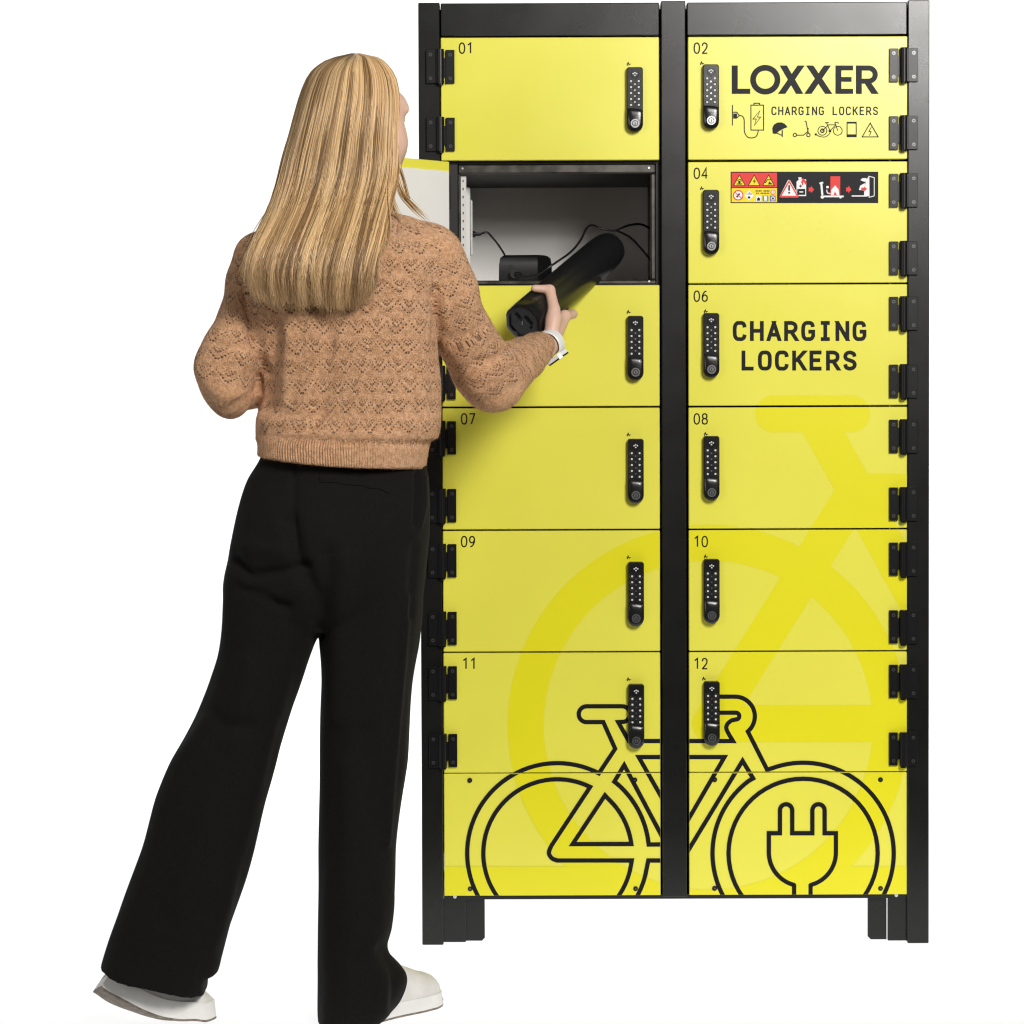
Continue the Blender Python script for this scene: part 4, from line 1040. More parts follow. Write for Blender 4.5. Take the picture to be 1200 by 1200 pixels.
q = [LP(.015, .020, -.006), LP(.045, .046, -.018), LP(.078, .054, -.026), LP(.100, .050, -.036)]
for a, b2, r1, r2 in zip(q[:-1], q[1:], (.015, .0118, .0095), (.0122, .0100, .0078)): g.cone(a, b2, r1, r2, .005)
vs, fs = g.mesh(); vs = relax(vs, fs, 2, .5)
tone = np.tile(np.array([[0.80, 0.525, 0.41]]), (len(vs), 1))
rel = vs - HEAD; hf, hr, hz = rel @ fd, rel @ fr, rel[:, 2]
on = (np.abs(hz) < .2)
def paint(mask, c, a=1.0):
    mask = (mask * a)[:, None]; tone[:] = tone * (1 - mask) + np.array(c) * mask
paint(on * np.exp(-((hr / .019) ** 4 + ((hz + .063) / .008) ** 4)) * (hf > .07), (.55, .20, .17))
for s_ in (1, -1):
    dd = np.linalg.norm(rel - (fd * .072 + fr * s_ * .031 + np.array([0, 0, .004])), axis=1)
    paint((dd < .0142) * (np.abs(hz - .004) < .006) * 1.0, (.75, .72, .68))
    dd2 = np.hypot(hr - s_ * .031, hz - .004); paint(((dd2 < .0055) & (hf > .06)) * 1.0, (.07, .09, .10))
    paint(on * (hf > .04) * np.exp(-(((hz - .030 + 6 * (np.abs(hr) - .03) ** 2) / .004) ** 2)) * ((np.abs(hr - s_ * .031) < .02)), (.30, .19, .10), .8)
    paint(on * (hf > .04) * np.exp(-(((hz - .0125) / .002) ** 2)) * ((np.abs(hr - s_ * .033) < .016)), (.12, .07, .05), .8)
    paint(on * np.exp(-(((hr - s_ * .045) / .022) ** 2 + ((hz + .035) / .022) ** 2)) * (hf > 0), (.72, .36, .28), .45)
# finger nail of the thumb, flushed knuckles
nl = BP(.060, .038, -.0375); paint(np.exp(-(np.linalg.norm(vs - nl, axis=1) / .0062) ** 4), (.80, .60, .53), .8)
for mc in MCP: paint(np.exp(-(np.linalg.norm(vs - BP(*mc), axis=1) / .014) ** 2), (.72, .37, .27), .3)
paint(np.exp(-(np.linalg.norm(vs - th[3], axis=1) / .012) ** 2), (.78, .42, .32), .5)
person = soft_obj('person', vs, fs, ['skin'], None, PO)
vcol(person.data, 'tone', tone)
tag(person, 'person with long blond hair seen from behind, in apricot sweater and black wide trousers', 'person')

# ------------------------------------------------------------------ sweater
g = Grid(PO + np.array([-.34, -.26, .78]), PO + np.array([.50, .45, 1.56]), 0.0042)
TORSO = [(262, 362, 470), (272, 322, 500), (285, 306, 516), (300, 298, 522), (330, 291, 518), (360, 290, 514), (400, 297, 512), (430, 302, 515), (455, 305, 516.5), (480, 302, 517), (500, 298, 516), (510, 298.5, 514), (516, 300, 510)]
tz, tcx, tax = keyed(TORSO, -.56)
tcy = np.interp(tz, [1.0, 1.1, 1.25, 1.4, 1.5], [-.555, -.555, -.565, -.57, -.55])
tay = np.interp(tz, [1.0, 1.05, 1.15, 1.3, 1.4, 1.46], [.112, .122, .112, .118, .108, .06])
g.loft(tz, tcx, tcy, tax, tay, .02, ex=2.2)
g.cone(NB + (0, 0, -.012), NB + (0, .0, .012), .066, .062, .02)                      # neck opening
g.cone(NB + (.03, -.0, -.03), SH_R + (-.01, 0, .008), .058, .054, .03); g.cone(NB + (-.03, 0, -.03), SH_L + (.01, 0, .0), .058, .048, .03)
# right sleeve
for (a, ra), (b2, rb) in zip(*(lambda q: (q[:-1], q[1:]))([(P(506, 301, -.555), .059), (P(524, 345, -.54), .057), (P(541, 388, -.50), .054), (P(566, 432, -.45), .061), (P(577, 446, -.43), .060)])):
    g.cone(a, b2, ra, rb, .012)
SL = [(P(577, 446, -.43), .060), (P(597, 432, -.37), .050), (P(614, 420, -.31), .042), (P(627, 410.5, -.265), .034), (P(633.5, 405.5, -.248), .0285)]
for (a, ra), (b2, rb) in zip(SL[:-1], SL[1:]): g.cone(a, b2, ra, rb, .010)
CUFF_R = SL[-1][0]
# left sleeve: elbow out to the side, forearm carried forward in front of the body
SLL = [(P(304, 302, -.555), .048), (P(295, 332, -.56), .045), (P(287, 372, -.575), .046), (P(273, 410, -.59), .055), (P(263, 431, -.60), .0535), (P(266, 450, -.60), .0460), (P(270, 468, -.59), .0365)]
for (a, ra), (b2, rb) in zip(SLL[:-1], SLL[1:]): g.cone(a, b2, ra, rb, .012)
SLF = [(P(269, 458, -.595), .0420), (P(289, 449, -.52), .048), (P(306, 440, -.45), .045), (P(322, 434, -.40), .034)]
for (a, ra), (b2, rb) in zip(SLF[:-1], SLF[1:]): g.cone(a, b2, ra, rb, .010)
# ribbed hem, a little narrower, its lower edge sloping down to the right
z0h = P(400, 556, -.56)[2]
hz_, hcx, hax = keyed([(506, 300, 509), (514, 302, 505), (525, 302, 502.5), (540, 301.5, 500), (556, 301, 498.5)], -.56)
g.loft(hz_, hcx, np.full(5, -.562), hax, np.full(5, .1250), .006, ex=2.15, sm=.008)
# cut the lower edge along the photographed slope
sl, X, Y, Z = g.sub(PO + np.array([-.34, -.26, .78]), PO + np.array([.5, .45, 1.2]), 0)
ea, em, eb = P(301, 537, -.62), P(385, 547.5, -.67), P(500, 551, -.62)
edge = np.interp(X[:, 0, 0], [ea[0], em[0], eb[0]], [ea[2], em[2], eb[2]]).astype(np.float32)[:, None, None]
g.d[sl] = np.maximum(g.d[sl], edge - Z)
vs, fs = g.mesh(); vs = relax(vs, fs, 3, .5)
nr = normals(vs, fs); px, py = proj(vs)
back = np.clip(-nr[:, 1] * 2, 0, 1)
dsp = vnoise(vs, 7, 3) * .0016 + vnoise(vs * np.array([1, 1, .55]), 15, 4) * .0010
sw = vs[:, 2] < P(400, 514 , -.6)[2]; dsp[sw] *= .35
for pts, wd, am in ((((512, 340), (511, 372), (510, 395), (516, 430)), 3.2, -.010), (((519, 345), (523, 380)), 5, .004), (((286, 345), (293, 380), (300, 410), (309, 436)), 3.2, -.009),
                    (((318, 352), (322, 395), (315, 440), (312, 475)), 7, -.011), (((335, 352), (340, 400), (336, 470)), 6, .007), (((382, 372), (387, 410), (380, 450), (374, 490)), 7, -.010), (((372, 470), (388, 430), (396, 400)), 4, .003),
                    (((366, 365), (364, 420), (354, 480)), 7, .003), (((420, 366), (428, 420), (420, 480)), 12, .003), (((470, 330), (492, 380), (497, 460)), 9, .004), (((503, 420), (507, 480)), 4, -.004),
                    (((300, 490), (340, 497), (400, 502), (460, 500), (512, 498)), 6, .004), (((300, 508), (350, 514), (410, 519), (470, 521), (508, 521)), 3, -.005),
                    (((560, 425), (580, 420), (592, 412)), 3.5, -.006), (((556, 440), (585, 432), (606, 418)), 4, .003), (((535, 415), (560, 460)), 6, .0025), (((590, 450), (603, 432)), 4, -.003), (((612, 438), (618, 425)), 3, -.0025),
                    (((548, 330), (536, 372)), 6, -.003), (((525, 300), (530, 335)), 4, -.0035), (((250, 420), (275, 440), (300, 440)), 6, -.003), (((240, 445), (262, 465), (290, 462)), 5, .004), (((252, 400), (272, 408), (292, 404)), 3.5, -.005), (((262, 380), (284, 386)), 4, .003), (((236, 428), (256, 432), (280, 426)), 3, -.004), (((262, 482), (280, 470), (300, 456)), 3, -.004),
                    (((530, 398), (548, 392), (566, 382)), 3.5, -.004), (((560, 474), (582, 464), (604, 452)), 4, -.004), (((450, 300), (480, 330), (505, 348)), 5, -.004)):
    dsp += seg_gauss(px, py, pts, wd) * am * back
vs = vs + nr * dsp[:, None]
# knit chart: per face, torso or sleeve
fc = vs[fs].mean(1)
def seg_d(p, chain):
    best = np.full(len(p), 1e9); along = np.zeros(len(p)); off = np.zeros((len(p), 3)); acc = 0
    for a, b2 in zip(chain[:-1], chain[1:]):
        ab = b2 - a; l = np.linalg.norm(ab); t = np.clip((p - a) @ ab / (l * l), 0, 1); q = p - a - t[:, None] * ab; dd = np.linalg.norm(q, axis=1)
        m_ = dd < best; best[m_] = dd[m_]; along[m_] = acc + t[m_] * l; off[m_] = q[m_]; acc += l
    return best, along, off
chR = [q[0] for q in [(P(514, 296, -.555), 0), (P(545, 388, -.50), 0), (P(577, 446, -.43), 0)]] + [SL[2][0], CUFF_R]
chL = [SLL[0][0], SLL[2][0], SLF[0][0], SLF[3][0]]
lv = vs[fs.ravel()]
def torso_uv(p):
    cxx = np.interp(p[:, 2], tz[::-1], tcx[::-1]); th_ = np.arctan2(p[:, 0] - cxx, -(p[:, 1] + .56)); return np.stack([th_ * .155 / .040, p[:, 2] / .0357], 1)
def arm_uv(p, chain, ref):
    _, al, off = seg_d(p, chain); e1 = np.array(ref, float); e2 = np.array([1.0, 0, 0])
    d_ = chain[-2] - chain[0]; d_ /= np.linalg.norm(d_); e1 = e1 - d_ * (e1 @ d_); e1 /= np.linalg.norm(e1); e2 = np.cross(d_, e1)
    return np.stack([np.arctan2(off @ e2, off @ e1) * .056 / .040, -al / .0357], 1)
dR = seg_d(fc, chR)[0]; dL = seg_d(fc, chL)[0]
tcxf = np.interp(fc[:, 2], tz[::-1], tcx[::-1]); taxf = np.interp(fc[:, 2], tz[::-1], tax[::-1])
fpx, fpy = proj(fc)
armR = (dR < .088) & ((fpx > np.interp(fpy, [250, 290, 350, 400, 440, 500], [535, 516, 513, 512, 519, 525])))
armL = (dL < .088) & ((fpx < np.interp(fpy, [250, 290, 350, 400, 440, 500], [290, 284, 287, 298, 309, 312])))
uvT = torso_uv(lv); uvR = arm_uv(lv, chR, (0, -1, .2)); uvL = arm_uv(lv, chL, (0, -1, .2))
selR = np.repeat(armR, 4); selL = np.repeat(armL, 4)
UVs = np.where(selR[:, None], uvR, np.where(selL[:, None], uvL, uvT))
# a chart seam must not be stretched over one face
f4 = UVs.reshape(-1, 4, 2); per = np.where(armR | armL, 2 * math.pi * .056 / .040, 2 * math.pi * .155 / .040)
d0 = f4[:, :, 0] - f4[:, :1, 0]; f4[:, :, 0] -= np.round(d0 / per[:, None]) * per[:, None]
sweater = soft_obj('sweater', vs, fs, ['knit'], person, PO)
sweater['label'] = 'apricot lace knit sweater with ribbed hem'
ul = sweater.data.uv_layers.new(name='knit'); ul.data.foreach_set('uv', f4.reshape(-1, 2).astype(np.float32).ravel())
ribm = ((vs[:, 2] < np.interp(px, [300, 400, 505], [P(300, 512, -.66)[2], P(400, 518, -.66)[2], P(505, 523, -.66)[2]])) & (px < 530) & (px > 290)).astype(float)
vcol(sweater.data, 'rib', np.stack([ribm] * 3, 1))

# mohair fuzz standing off the knit
nr = normals(vs, fs); ns = 15000
fi = rng.choice(len(vs), ns); b0 = vs[fi] + nr[fi] * -.0005; tdir = rng.normal(size=(ns, 3)); tdir -= nr[fi] * (tdir * nr[fi]).sum(1)[:, None]; tdir /= np.linalg.norm(tdir, axis=1)[:, None]
ln = rng.uniform(.0025, .0062, ns)[:, None]; d1 = nr[fi] * .75 + tdir * .6; p1 = b0 + d1 * ln * .6; p2 = p1 + (nr[fi] * .15 + tdir) * ln * .6
sd = np.cross(d1, rng.normal(size=(ns, 3))); sd /= np.linalg.norm(sd, axis=1)[:, None]; sd *= .00010
FV = np.stack([b0 - sd, b0 + sd, p1 + sd, p1 - sd, p2 + sd * .4, p2 - sd * .4], 1).reshape(-1, 3)
q = np.arange(ns)[:, None] * 6; FF = np.concatenate([q + np.array([[0, 1, 2, 3]]), q + np.array([[3, 2, 4, 5]])])
MT['fuzz'] = plain('apricot_mohair_fibre', (0.66, 0.39, 0.23), 0.8, 0.2)
fuzz = soft_obj('knit_fuzz', FV, FF, ['fuzz'], sweater, PO); fuzz['kind'] = 'stuff'

# ------------------------------------------------------------------ trousers
g = Grid(PO + np.array([-.44, -.24, -.004]), PO + np.array([.24, .24, 1.09]), 0.0046)
Y0 = -.57
HIP = [(520, 312, 490), (541, 304, 496), (551, 297, 499), (560, 291, 501), (579, 285.5, 501.5), (600, 280, 502), (620, 275.5, 502), (645, 270, 500), (664, 267, 498), (690, 264, 495), (715, 285, 480), (728, 325, 430), (738, 362, 392)]
hz_, hcx, hax = keyed(HIP, Y0)
hay = np.interp(hz_, [.70, .72, .745, .80, .88, .95, .99, 1.04], [.050, .085, .108, .132, .140, .122, .100, .092])
g.loft(hz_, hcx, np.interp(hz_, [.90, .98, 1.04], [-.572, -.562, -.560]), hax, hay, .03, ex=2.2)
LEGL = [(640, 296, 366, -.575), (664, 272, 380, -.575), (702, 261, 384, -.577), (730, 260, 377, -.58), (742, 259, 372, -.58), (756, 257.5, 366, -.58), (771, 255, 360.5, -.582), (807, 244, 349.5, -.587), (829, 235, 342, -.59), (842, 229, 338.5, -.59), (886, 204, 326.5, -.60), (934, 183.5, 312.5, -.61), (989, 169, 298.5, -.62), (1033, 154, 287.5, -.63), (1069, 141, 276, -.635), (1088, 134.5, 270, -.64), (1110, 127, 264, -.64), (1124, 122, 260, -.64), (1139, 117, 256, -.64), (1155, 111.5, 249, -.64), (1180, 104, 242, -.64)]
lz, lcx, lax = keyed(LEGL, -.6); lcy = np.array([r_[3] for r_ in LEGL])
g.loft(lz, lcx, lcy, lax, np.interp(lz, [.0, .12, .5, .78, .9], [.085, .085, .088, .105, .105]), .020, ex=2.3)
LEGR = [(640, 392, 478, -.572), (664, 378, 494, -.572), (716, 374, 494.5, -.572), (742, 375, 491.5, -.572), (757, 376.5, 490, -.572), (774, 378, 486.5, -.572), (799, 378.3, 483, -.572), (826, 376.5, 481.3, -.572), (860, 375, 480, -.575), (893, 374, 479, -.58), (941, 373, 471.5, -.585), (996, 372, 464.5, -.59), (1058, 372, 463.5, -.60), (1091, 372.5, 459, -.60), (1104, 373, 453.5, -.60), (1112, 373, 452, -.60), (1124, 373.3, 459.5, -.60), (1135, 373.5, 474, -.60), (1144, 374, 478.5, -.60), (1168, 374, 471.5, -.60), (1184, 374, 462, -.60), (1193, 374, 449, -.60), (1199, 375.5, 440, -.60)]
lz, lcx, lax = keyed(LEGR, -.6); lcy = np.array([r_[3] for r_ in LEGR])
g.loft(lz, lcx, lcy, lax, np.interp(lz, [.0, .06, .12, .5, .78, .9], [.100, .100, .088, .088, .105, .105]), .007, ex=2.3)
# slanted hem of the lifted leg and step above the instep
sl, X, Y, Z = g.sub(PO + np.array([-.44, -.3, -.01]), P(252, 1050, -.55) + np.array([.06, .1, 0]), 0)
q0, q1 = P(117, 1137, -.66), P(241, 1166.5, -.66)
lim = (q0[2] + (X - q0[0]) * (q1[2] - q0[2]) / (q1[0] - q0[0]))
xs = P(242, 1150, -.66)[0]; zs = P(250, 1142, -.64)[2]
lim = np.where(X > xs, np.maximum(lim, zs - (X - xs) * -.35), lim)
lim = np.where((X < P(300, 1100, -.6)[0]), lim, -1).astype(np.float32)
g.d[sl] = np.maximum(g.d[sl], lim - Z)
vs, fs = g.mesh(); vs = relax(vs, fs, 3, .5)
nr = normals(vs, fs); px, py = proj(vs); back = np.clip(-nr[:, 1] * 2, 0, 1)
dsp = vnoise(vs * np.array([1, 1, .30]), 5, 11) * .0036 + vnoise(vs * np.array([1, 1, .22]), 11, 12) * .0022
for pts, wd, am in ((((275, 655), (292, 675), (325, 672), (358, 664)), 5, -.008), (((280, 690), (310, 700), (335, 712)), 5, -.006), (((290, 640), (330, 648)), 8, .004), (((340, 610), (350, 660), (372, 700), (374, 742)), 7, -.009),
                    (((385, 650), (382, 720)), 6, -.005), (((405, 660), (398, 730), (396, 840)), 9, .005), (((477, 700), (470, 800), (462, 900), (455, 990)), 3, .0045), (((484, 640), (480, 720)), 4, -.004),
                    (((300, 700), (330, 700), (352, 690)), 5, .003), (((240, 830), (262, 850), (290, 852)), 7, -.004), (((290, 780), (275, 860), (240, 960), (205, 1060)), 9, .004), (((336, 850), (310, 950), (282, 1060), (262, 1120)), 5, -.005),
                    (((430, 860), (438, 960), (440, 1080)), 10, -.004), (((405, 900), (408, 1040), (410, 1180)), 9, .004), (((452, 1112), (463, 1140), (462, 1180)), 5, -.006), (((420, 1128), (450, 1116)), 7, -.004), (((345, 548), (343, 600), (346, 650)), 3, -.003),
                    (((489, 556), (488, 585), (486, 614)), 2.5, -.007), (((495, 560), (497, 590), (490, 615)), 2.5, .004)):
    dsp += seg_gauss(px, py, pts, wd) * am * 1.5 * back
vs = vs + nr * dsp[:, None]
trousers = soft_obj('trousers', vs, fs, ['trouser'], person, PO)
trousers['label'] = 'wide black cloth trousers'
# welt pocket on the right buttock: a narrow raised strip following the cloth
tv, tn = vs, nr
def on_cloth(x, y):
    i = np.argmin((px - x) ** 2 + (py - y) ** 2 + np.where(nr[:, 1] < -.1, 0, 1e6)); return vs[i], nr[i]
for top, bot in ((((376, 557.5), (400, 557.5), (420, 559.5), (440, 563.5), (455, 569)), 9.5),):
    q = []
    for x, y in spline([np.array(a, float) for a in top], 4):
        a, na = on_cloth(x, y); b2, nb_ = on_cloth(x, y + bot)
        q.append((a, na, b2, nb_))
    mb = MB(); vv = []
    for a, na, b2, nb_ in q: vv += [a - PO - na * .002, a - PO + na * .0022, b2 - PO + nb_ * .0022, b2 - PO - nb_ * .002]
    n = len(q); mb.add(vv, [(4 * i + k, 4 * i + k + 1, 4 * i + 5 + k, 4 * i + 4 + k) for i in range(n - 1) for k in range(3)] + [(0, 1, 2, 3), (4 * n - 4, 4 * n - 3, 4 * n - 2, 4 * n - 1)])
    mb.build('pocket_welt', 'trouser', trousers)

# ------------------------------------------------------------------ shoes: sole, upper, tread
def shoe(path, w_, h_, name='shoe', side=None, thick=.030, roll=0.0):
    """path: list of (heel..toe) sole-bottom centre points; w_: half widths; h_: upper heights; side: direction across"""
    side = np.array(side, float); side /= np.linalg.norm(side)
    pts = spline([np.array(p) for p in path], 5); n = len(pts)
    t = np.linspace(0, 1, n); ww = np.interp(t, np.linspace(0, 1, len(w_)), w_); hh = np.interp(t, np.linspace(0, 1, len(h_)), h_)
    def section(i, low, high, wsc, arcn=8, round_top=True):
        d = pts[min(i + 1, n - 1)] - pts[max(i - 1, 0)]; d /= np.linalg.norm(d); sd_ = side + np.array([0, 0, roll * max(0, 1 - i / (n - 1) * 1.25)]); s_ = sd_ - d * (sd_ @ d); s_ /= np.linalg.norm(s_); u_ = np.cross(d, s_); u_ = u_ if u_[2] > 0 else -u_
        c = pts[i]; out = []
        if not round_top: return [c + s_ * ww[i] * wsc + u_ * low, c + s_ * ww[i] * wsc + u_ * high, c - s_ * ww[i] * wsc + u_ * high, c - s_ * ww[i] * wsc + u_ * low]
        for k in range(arcn + 1):
            q = math.pi * k / arcn; out.append(c + s_ * math.cos(q) * ww[i] * wsc + u_ * (low + (high - low) * math.sin(q) ** .7))
        return out
    def loftm(mb, secs, mi=0):
        m_ = len(secs[0]); vv = [p - PO for s_ in secs for p in s_]
        mb.add(vv, [(i * m_ + k, i * m_ + (k + 1) % m_, (i + 1) * m_ + (k + 1) % m_, (i + 1) * m_ + k) for i in range(len(secs) - 1) for k in range(m_)] + [tuple(range(m_)), tuple(range((len(secs) - 1) * m_, len(secs) * m_))], mi)
    mb = MB(); loftm(mb, [section(i, thick * .8, thick * .8 + hh[i], .95) for i in range(n)])
    up_ = mb.build(name, 'shoe', person); smooth_by_angle(up_, 50)
    mb = MB(); loftm(mb, [section(i, .004, thick, 1.0 if 0 < i < n - 1 else .96, round_top=False) for i in range(n)])
    o = mb.build('midsole', 'sole', up_); smooth_by_angle(o, 40)
    mb = MB(); loftm(mb, [section(i, 0, .005, .985, round_top=False) for i in range(n)])
    mb.build('outsole', 'outsole', up_)
    return up_
wd_ = [.029, .033, .034, .033, .037, .042, .044, .040, .030, .012]
# lifted rear foot, resting on its ball; seen from its side
lp = [P(113, 1160, -.655), P(128, 1170, -.652), P(150, 1180.5, -.648), P(172, 1189.5, -.643), P(192, 1195, -.638), P(212, 1196.5, -.632), P(230, 1194.5, -.625), P(243, 1193.0, -.618), P(251, 1191.5, -.612)]
up1 = shoe(lp, wd_, [.045, .060, .060, .060, .055, .045, .034, .022, .006], side=(-.25, -1, .05), thick=.034, roll=.8)
up1['label'] = 'white leather shoe with its heel lifted'
tx = np.array([P(513, 1173, -.475)[0], -.475, .002]); hx = tx - np.array([.155, .165, 0])
dirv = tx - hx
rpath = [hx + dirv * a for a in (0, .08, .25, .45, .6, .75, .88, .96, 1.0)]
for i_, dz_ in ((7, .003), (8, .008)): rpath[i_] = rpath[i_] + np.array([0, 0, dz_])
up2 = shoe(rpath, [.026, .034, .036, .036, .040, .044, .044, .036, .022, .014], [.07, .075, .08, .075, .060, .045, .036, .026, .012], side=(dirv[1], -dirv[0], 0), thick=.028)
up2['label'] = 'white leather shoe flat on the ground with its toe showing under the hem'

# ------------------------------------------------------------------ wrist watch on the right arm
wa = -WD; wc = WR_R - WD * .004
qv = np.cross((0, 1, 0), WD); qv = qv / np.linalg.norm(qv) + np.array([.12, .16, .10]); qv = qv - wa * (qv @ wa); qv /= np.linalg.norm(qv); qn = np.cross(wa, qv)
def ringp(th_, rad1, rad2, al): return wc + wa * al + qv * math.cos(th_) * rad1 + qn * math.sin(th_) * rad2
mb = MB(); n = 40; W2 = .0120; secs = []
for k in range(n):
    th_ = 2 * math.pi * k / n
    for al, ex in ((-W2, 0), (-W2 * .8, .0022), (W2 * .8, .0022), (W2, 0)): secs.append(ringp(th_, .0275 + ex, .0285 + ex, al) - PO)
mb.add(secs, [(4 * k + j, 4 * ((k + 1) % n) + j, 4 * ((k + 1) % n) + j + 1, 4 * k + j + 1) for k in range(n) for j in range(3)] + [(4 * k + 3, 4 * ((k + 1) % n) + 3, 4 * ((k + 1) % n), 4 * k) for k in range(n)])
wt = mb.build('watch_strap', 'strap', person); smooth_by_angle(wt, 40)
mb = MB()
for k in range(6):
    th_ = R(198 + 9 * k); c = ringp(th_, .0300, .0310, 0) - PO; e = ringp(th_ + .05, .0300, .0310, 0) - PO; s_ = (e - c) * .35
    mb.add([c - s_ - wa * .0022, c + s_ - wa * .0022, c + s_ + wa * .0022, c - s_ + wa * .0022], [(0, 1, 2, 3)])
mb.build('strap_hole', 'watch', wt)
mb = MB()
def slab(r0_, r1_, hw, hl, mi):
    c = [wc - PO + qv * rr + qn * a * hw + wa * b2 * hl for rr in (r0_, r1_) for a, b2 in ((-1, -.7), (-.7, -1), (.7, -1), (1, -.7), (1, .7), (.7, 1), (-.7, 1), (-1, .7))]
    mb.add(c, [tuple(range(8))[::-1], tuple(range(8, 16))] + [(k, (k + 1) % 8, 8 + (k + 1) % 8, 8 + k) for k in range(8)], mi)
slab(.0255, .0325, .019, .0200, 0); slab(.0326, .0356, .0185, .0195, 1)
mb.build('watch_case', ['strap', 'watch'], wt)

# ------------------------------------------------------------------ hair
HROW = [(62.5, 414, 420, -.50, -.53), (66, 396, 440, -.48, -.555), (72, 380, 450, -.475, -.580), (82, 367, 458.5, -.47, -.600), (95, 358.5, 465, -.475, -.615), (115, 351, 468.5, -.49, -.628), (135, 345.5, 467.5, -.515, -.634), (160, 338.5, 466.5, -.52, -.634),
        (182, 332, 467, -.52, -.630), (210, 326, 465, -.54, -.634), (238, 318, 457, -.600, -.650), (255, 311, 453, -.645, -.675), (278, 299, 448, -.675, -.704), (301, 289, 442, -.690, -.716), (320, 284, 438, -.696, -.720), (340, 284, 435, -.698, -.720), (364, 290, 433, -.698, -.718)]
hy = np.array([r_[0] for r_ in HROW], float)
hyd = np.arange(60., 372.); HD = []
for k in (1, 2, 3, 4):
    a = np.interp(hyd, hy, [r_[k] for r_ in HROW]); kn = np.hanning(45)[1:-1]; kn /= kn.sum()
    b2 = np.convolve(np.pad(a, 21, mode='reflect', reflect_type='odd'), kn, 'valid'); f = np.clip((hyd - 92) / 25, 0, 1); HD.append(a * (1 - f) + b2 * f)
def hrow(j): return [np.interp(j, hyd, q) for q in HD]
def hair_pt(py_, th_, dep=1.0, lat=0.0):
    """point of the hair envelope: photo row, angle round the head (0 = back), depth scale, sideways shift"""
    L, R_, ys, yb = hrow(py_)
    cx_ = (L + R_) / 2; hw = (R_ - L) / 2
    yc = ys; y = yc + (yb - yc) * np.cos(th_) * dep
    x = cx_ + hw * np.sin(th_) * dep + lat
    return P(x, py_, float(y))
def bottom(th_):      # the lower edge of the cut, by angle
    return float(np.interp(math.degrees(th_), [-110, -80, -60, -40, -10, 20, 50, 75, 100], [312, 327, 340, 349, 355, 358, 355, 347, 328]))
mb = MB(); NT = 36
pys = np.concatenate([np.linspace(62.5, 90, 8), np.linspace(97, 352, 34)])
ths = np.linspace(-R(112), R(100), NT)
vv = []; rows = []
for j in pys:
    for t in ths:
        jj = min(j, bottom(t) - 9); vv.append(hair_pt(jj, t, .955) + np.array([0, .002 + .012 * np.clip((jj - 180) / 80, 0, 1), -.004]) - PO)
F = [(i * NT + k, i * NT + k + 1, (i + 1) * NT + k + 1, (i + 1) * NT + k) for i in range(len(pys) - 1) for k in range(NT - 1)]
F.append(tuple((len(pys) - 1) * NT + k for k in range(NT)))
hv = [np.array(vv)]; hf_ = [np.array([f for f in F if len(f) == 4])]; hc = [np.tile(np.array([[.30, .185, .085]]), (len(vv), 1))]; base = len(vv)

NL = 440
lock_th = np.sort(rng.uniform(-R(108), R(96), NL)); lock_th += rng.normal(0, .01, NL)
locks = [(t, rng.normal(0, 1), rng.uniform(0, 6.28), rng.uniform(.5, 1.6), rng.choice([0, 1, 2], p=[.46, .39, .15])) for t in lock_th]
pal = np.array([[.72, .498, .262], [.49, .308, .140], [.27, .158, .068]])
Vs, Fs, Cs = [], [], []; base0 = base; vo = base
def add_strand(P3, rad, c):
    global vo
    n_ = len(P3); d = np.gradient(P3, axis=0); d /= np.linalg.norm(d, axis=1)[:, None] + 1e-9
    e = np.cross(d, np.array([0.25, -1.0, 0.1])); e /= np.linalg.norm(e, axis=1)[:, None] + 1e-9; e2 = np.cross(d, e)
    rr = rad * np.clip(np.minimum(1, (np.arange(n_)[::-1] + .25) / 4), .15, 1)
    ring = [P3 + (e * math.cos(a) + e2 * math.sin(a)) * rr[:, None] for a in (0, 2.094, 4.189)]
    Vs.append(np.stack(ring, 1).reshape(-1, 3) - PO)
    i = np.arange(n_ - 1)[:, None] * 3; k = np.arange(3)[None, :]
    q = np.stack([i + k, i + (k + 1) % 3, i + 3 + (k + 1) % 3, i + 3 + k], 2).reshape(-1, 4) + vo
    Fs.append(q); Cs.append(np.tile(c, (n_ * 3, 1))); vo += n_ * 3
def hair_path(rowp, th_, dep, lat, dy=0.0):
    L, R_, ys, yb = hrow(rowp)
    x = (L + R_) / 2 + (R_ - L) / 2 * np.sin(th_) * dep + lat; y = ys + (yb - ys) * np.cos(th_) * dep + dy
    d = fw[None] + rt[None] * ((x - 600) / FPX)[:, None] + up[None] * (-(rowp - PV) / FPX)[:, None]
    return CAM[None] + d * ((y - CAMY) / d[:, 1])[:, None]
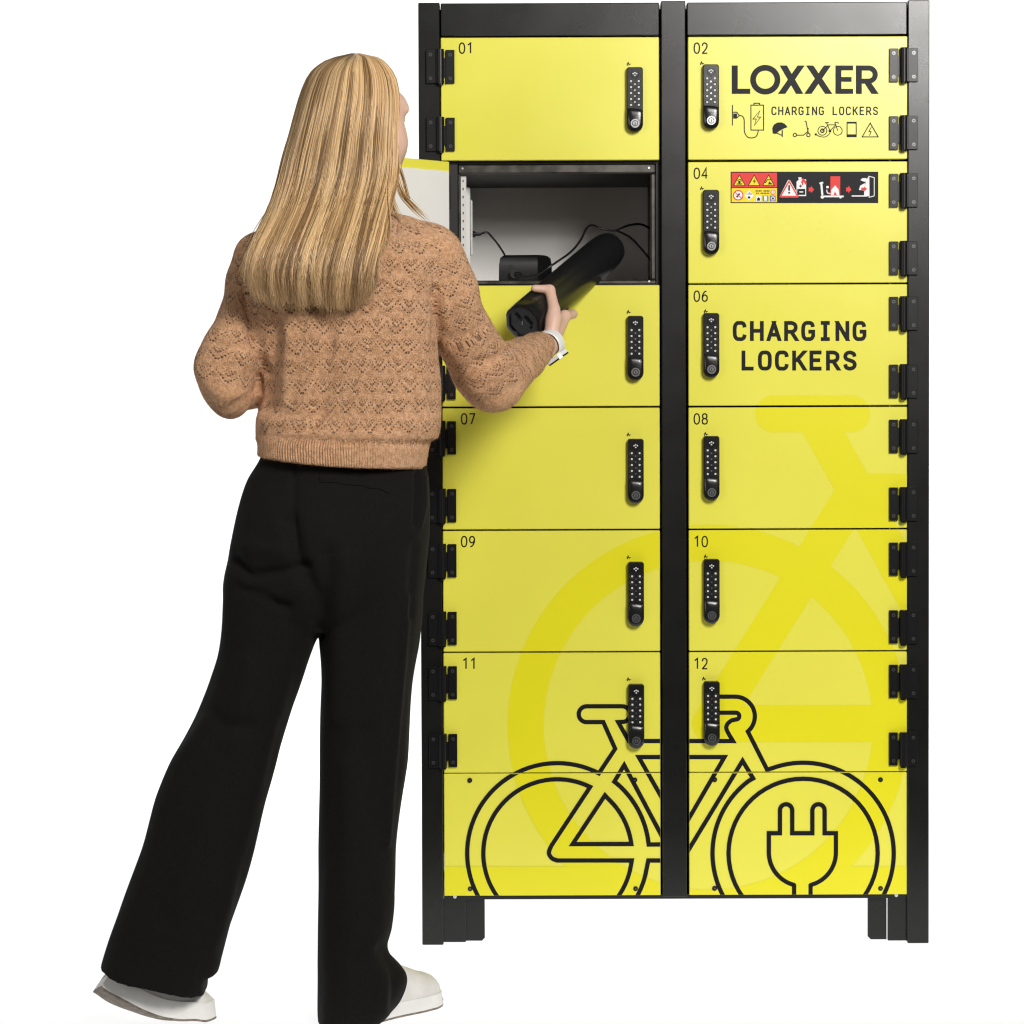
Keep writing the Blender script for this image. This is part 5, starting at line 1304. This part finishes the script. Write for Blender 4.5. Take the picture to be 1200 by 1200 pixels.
for (t0, o1, ph, fq, tn_) in locks:
    ns = int(rng.integers(15, 27)); ldy = rng.normal(0, .0045); spread = rng.uniform(.018, .05); ldep = rng.normal(.985, .012); lc = pal[tn_]
    lb = bottom(t0) + rng.normal(0, 4.5); lcl = rng.uniform(.5, .97)
    for s_ in range(ns):
        th_ = t0 + rng.normal(0, spread); end = lb + rng.normal(0, 3) - abs(rng.normal(0, 7)) * (rng.random() < .35)
        rowp = np.concatenate([np.linspace(62.8, 84, 6), np.linspace(92, end, 19)])
        s = (rowp - 62.5) / 300
        clump = np.clip((s - .30) / .65, 0, 1) ** 1.3
        tt = th_ + (t0 - th_) * clump * lcl + rng.normal(0, .01) * s
        lat = (5.4 * np.sin(s * 5.0 * fq + ph) * s ** 2 * o1 * .8 + rng.normal(0, 1.3) * s ** 1.5 + rng.normal(0, .6) * np.sin(s * 7 + rng.uniform(0, 6)) * s) * (.5 + .5 * np.cos(th_))
        # ends curl slightly inward
        curl = np.clip((rowp - (end - 45)) / 45, 0, 1) ** 2
        lat = lat + curl * rng.normal(2.5, 3.0)
        dep = ldep + rng.normal(0, .006) + .012 * np.sin(s * 6 + ph) - curl * .03
        c = lc * rng.uniform(.88, 1.12) * np.array([1, rng.uniform(.95, 1.04), rng.uniform(.88, 1.1)])
        cr = np.clip(c, 0, .8)
        add_strand(hair_path(rowp, tt, dep, lat, (ldy + rng.normal(0, .0013)) * s), rng.uniform(.00038, .00080), cr)
# loose locks drawn forward over the right shoulder
for pts, nn_, sprd in ((((462, 150, -.50), (464, 195, -.515), (470, 224, -.52), (483, 241, -.545), (503, 259, -.575)), 42, 2.4), (((466, 150, -.49), (468, 190, -.50), (474, 215, -.505), (479, 236, -.52), (483, 246, -.53)), 26, 1.4), (((459, 170, -.53), (456, 215, -.55), (461, 240, -.58), (472, 262, -.615)), 34, 3.0),
                       (((456, 180, -.56), (453, 230, -.61), (455, 265, -.66), (452, 300, -.70)), 40, 3.0), (((340, 170, -.52), (330, 220, -.56), (314, 262, -.62), (296, 300, -.67), (286, 325, -.695)), 60, 5.0), (((320, 240, -.58), (304, 275, -.63), (290, 310, -.68)), 40, 5)):
    for k in range(nn_):
        of = rng.normal(0, sprd, 2); gp = []
        for i, (a, b2, c) in enumerate(pts):
            f = .35 + .65 * i / (len(pts) - 1); gp.append(P(a + of[0] * f, b2 + of[1] * f * (i > 0), c - abs(rng.normal(0, .003))))
        q = np.array(spline(gp, 5)); cc = pal[rng.choice([0, 1, 2], p=[.5, .35, .15])] * rng.uniform(.85, 1.25)
        add_strand(q[:rng.integers(len(q) - 4, len(q) + 1)], rng.uniform(.0004, .0008), np.clip(cc, 0, .8))
# stray flyaway hairs
for k in range(70):
    th_ = rng.uniform(-1.9, 1.6); st_ = rng.uniform(70, 200); end = st_ + rng.uniform(40, 160); rowp = np.linspace(st_, min(end, 350), 12); s = np.linspace(0, 1, 12)
    add_strand(hair_path(rowp, np.full(12, th_), 1.0 + rng.uniform(0, .03) * np.sin(s * 3), rng.normal(0, 2) * s), .0003, np.clip(pal[0] * 1.1, 0, .8))
hair_v = np.concatenate(hv + Vs); hair_f = np.concatenate(hf_ + Fs); hair_c = np.concatenate(hc + Cs)
hair = soft_obj('hair', hair_v + PO, hair_f, ['hair'], person, PO)
hair['label'] = 'long straight blond hair hanging down the back'
vcol(hair.data, 'tone', hair_c)
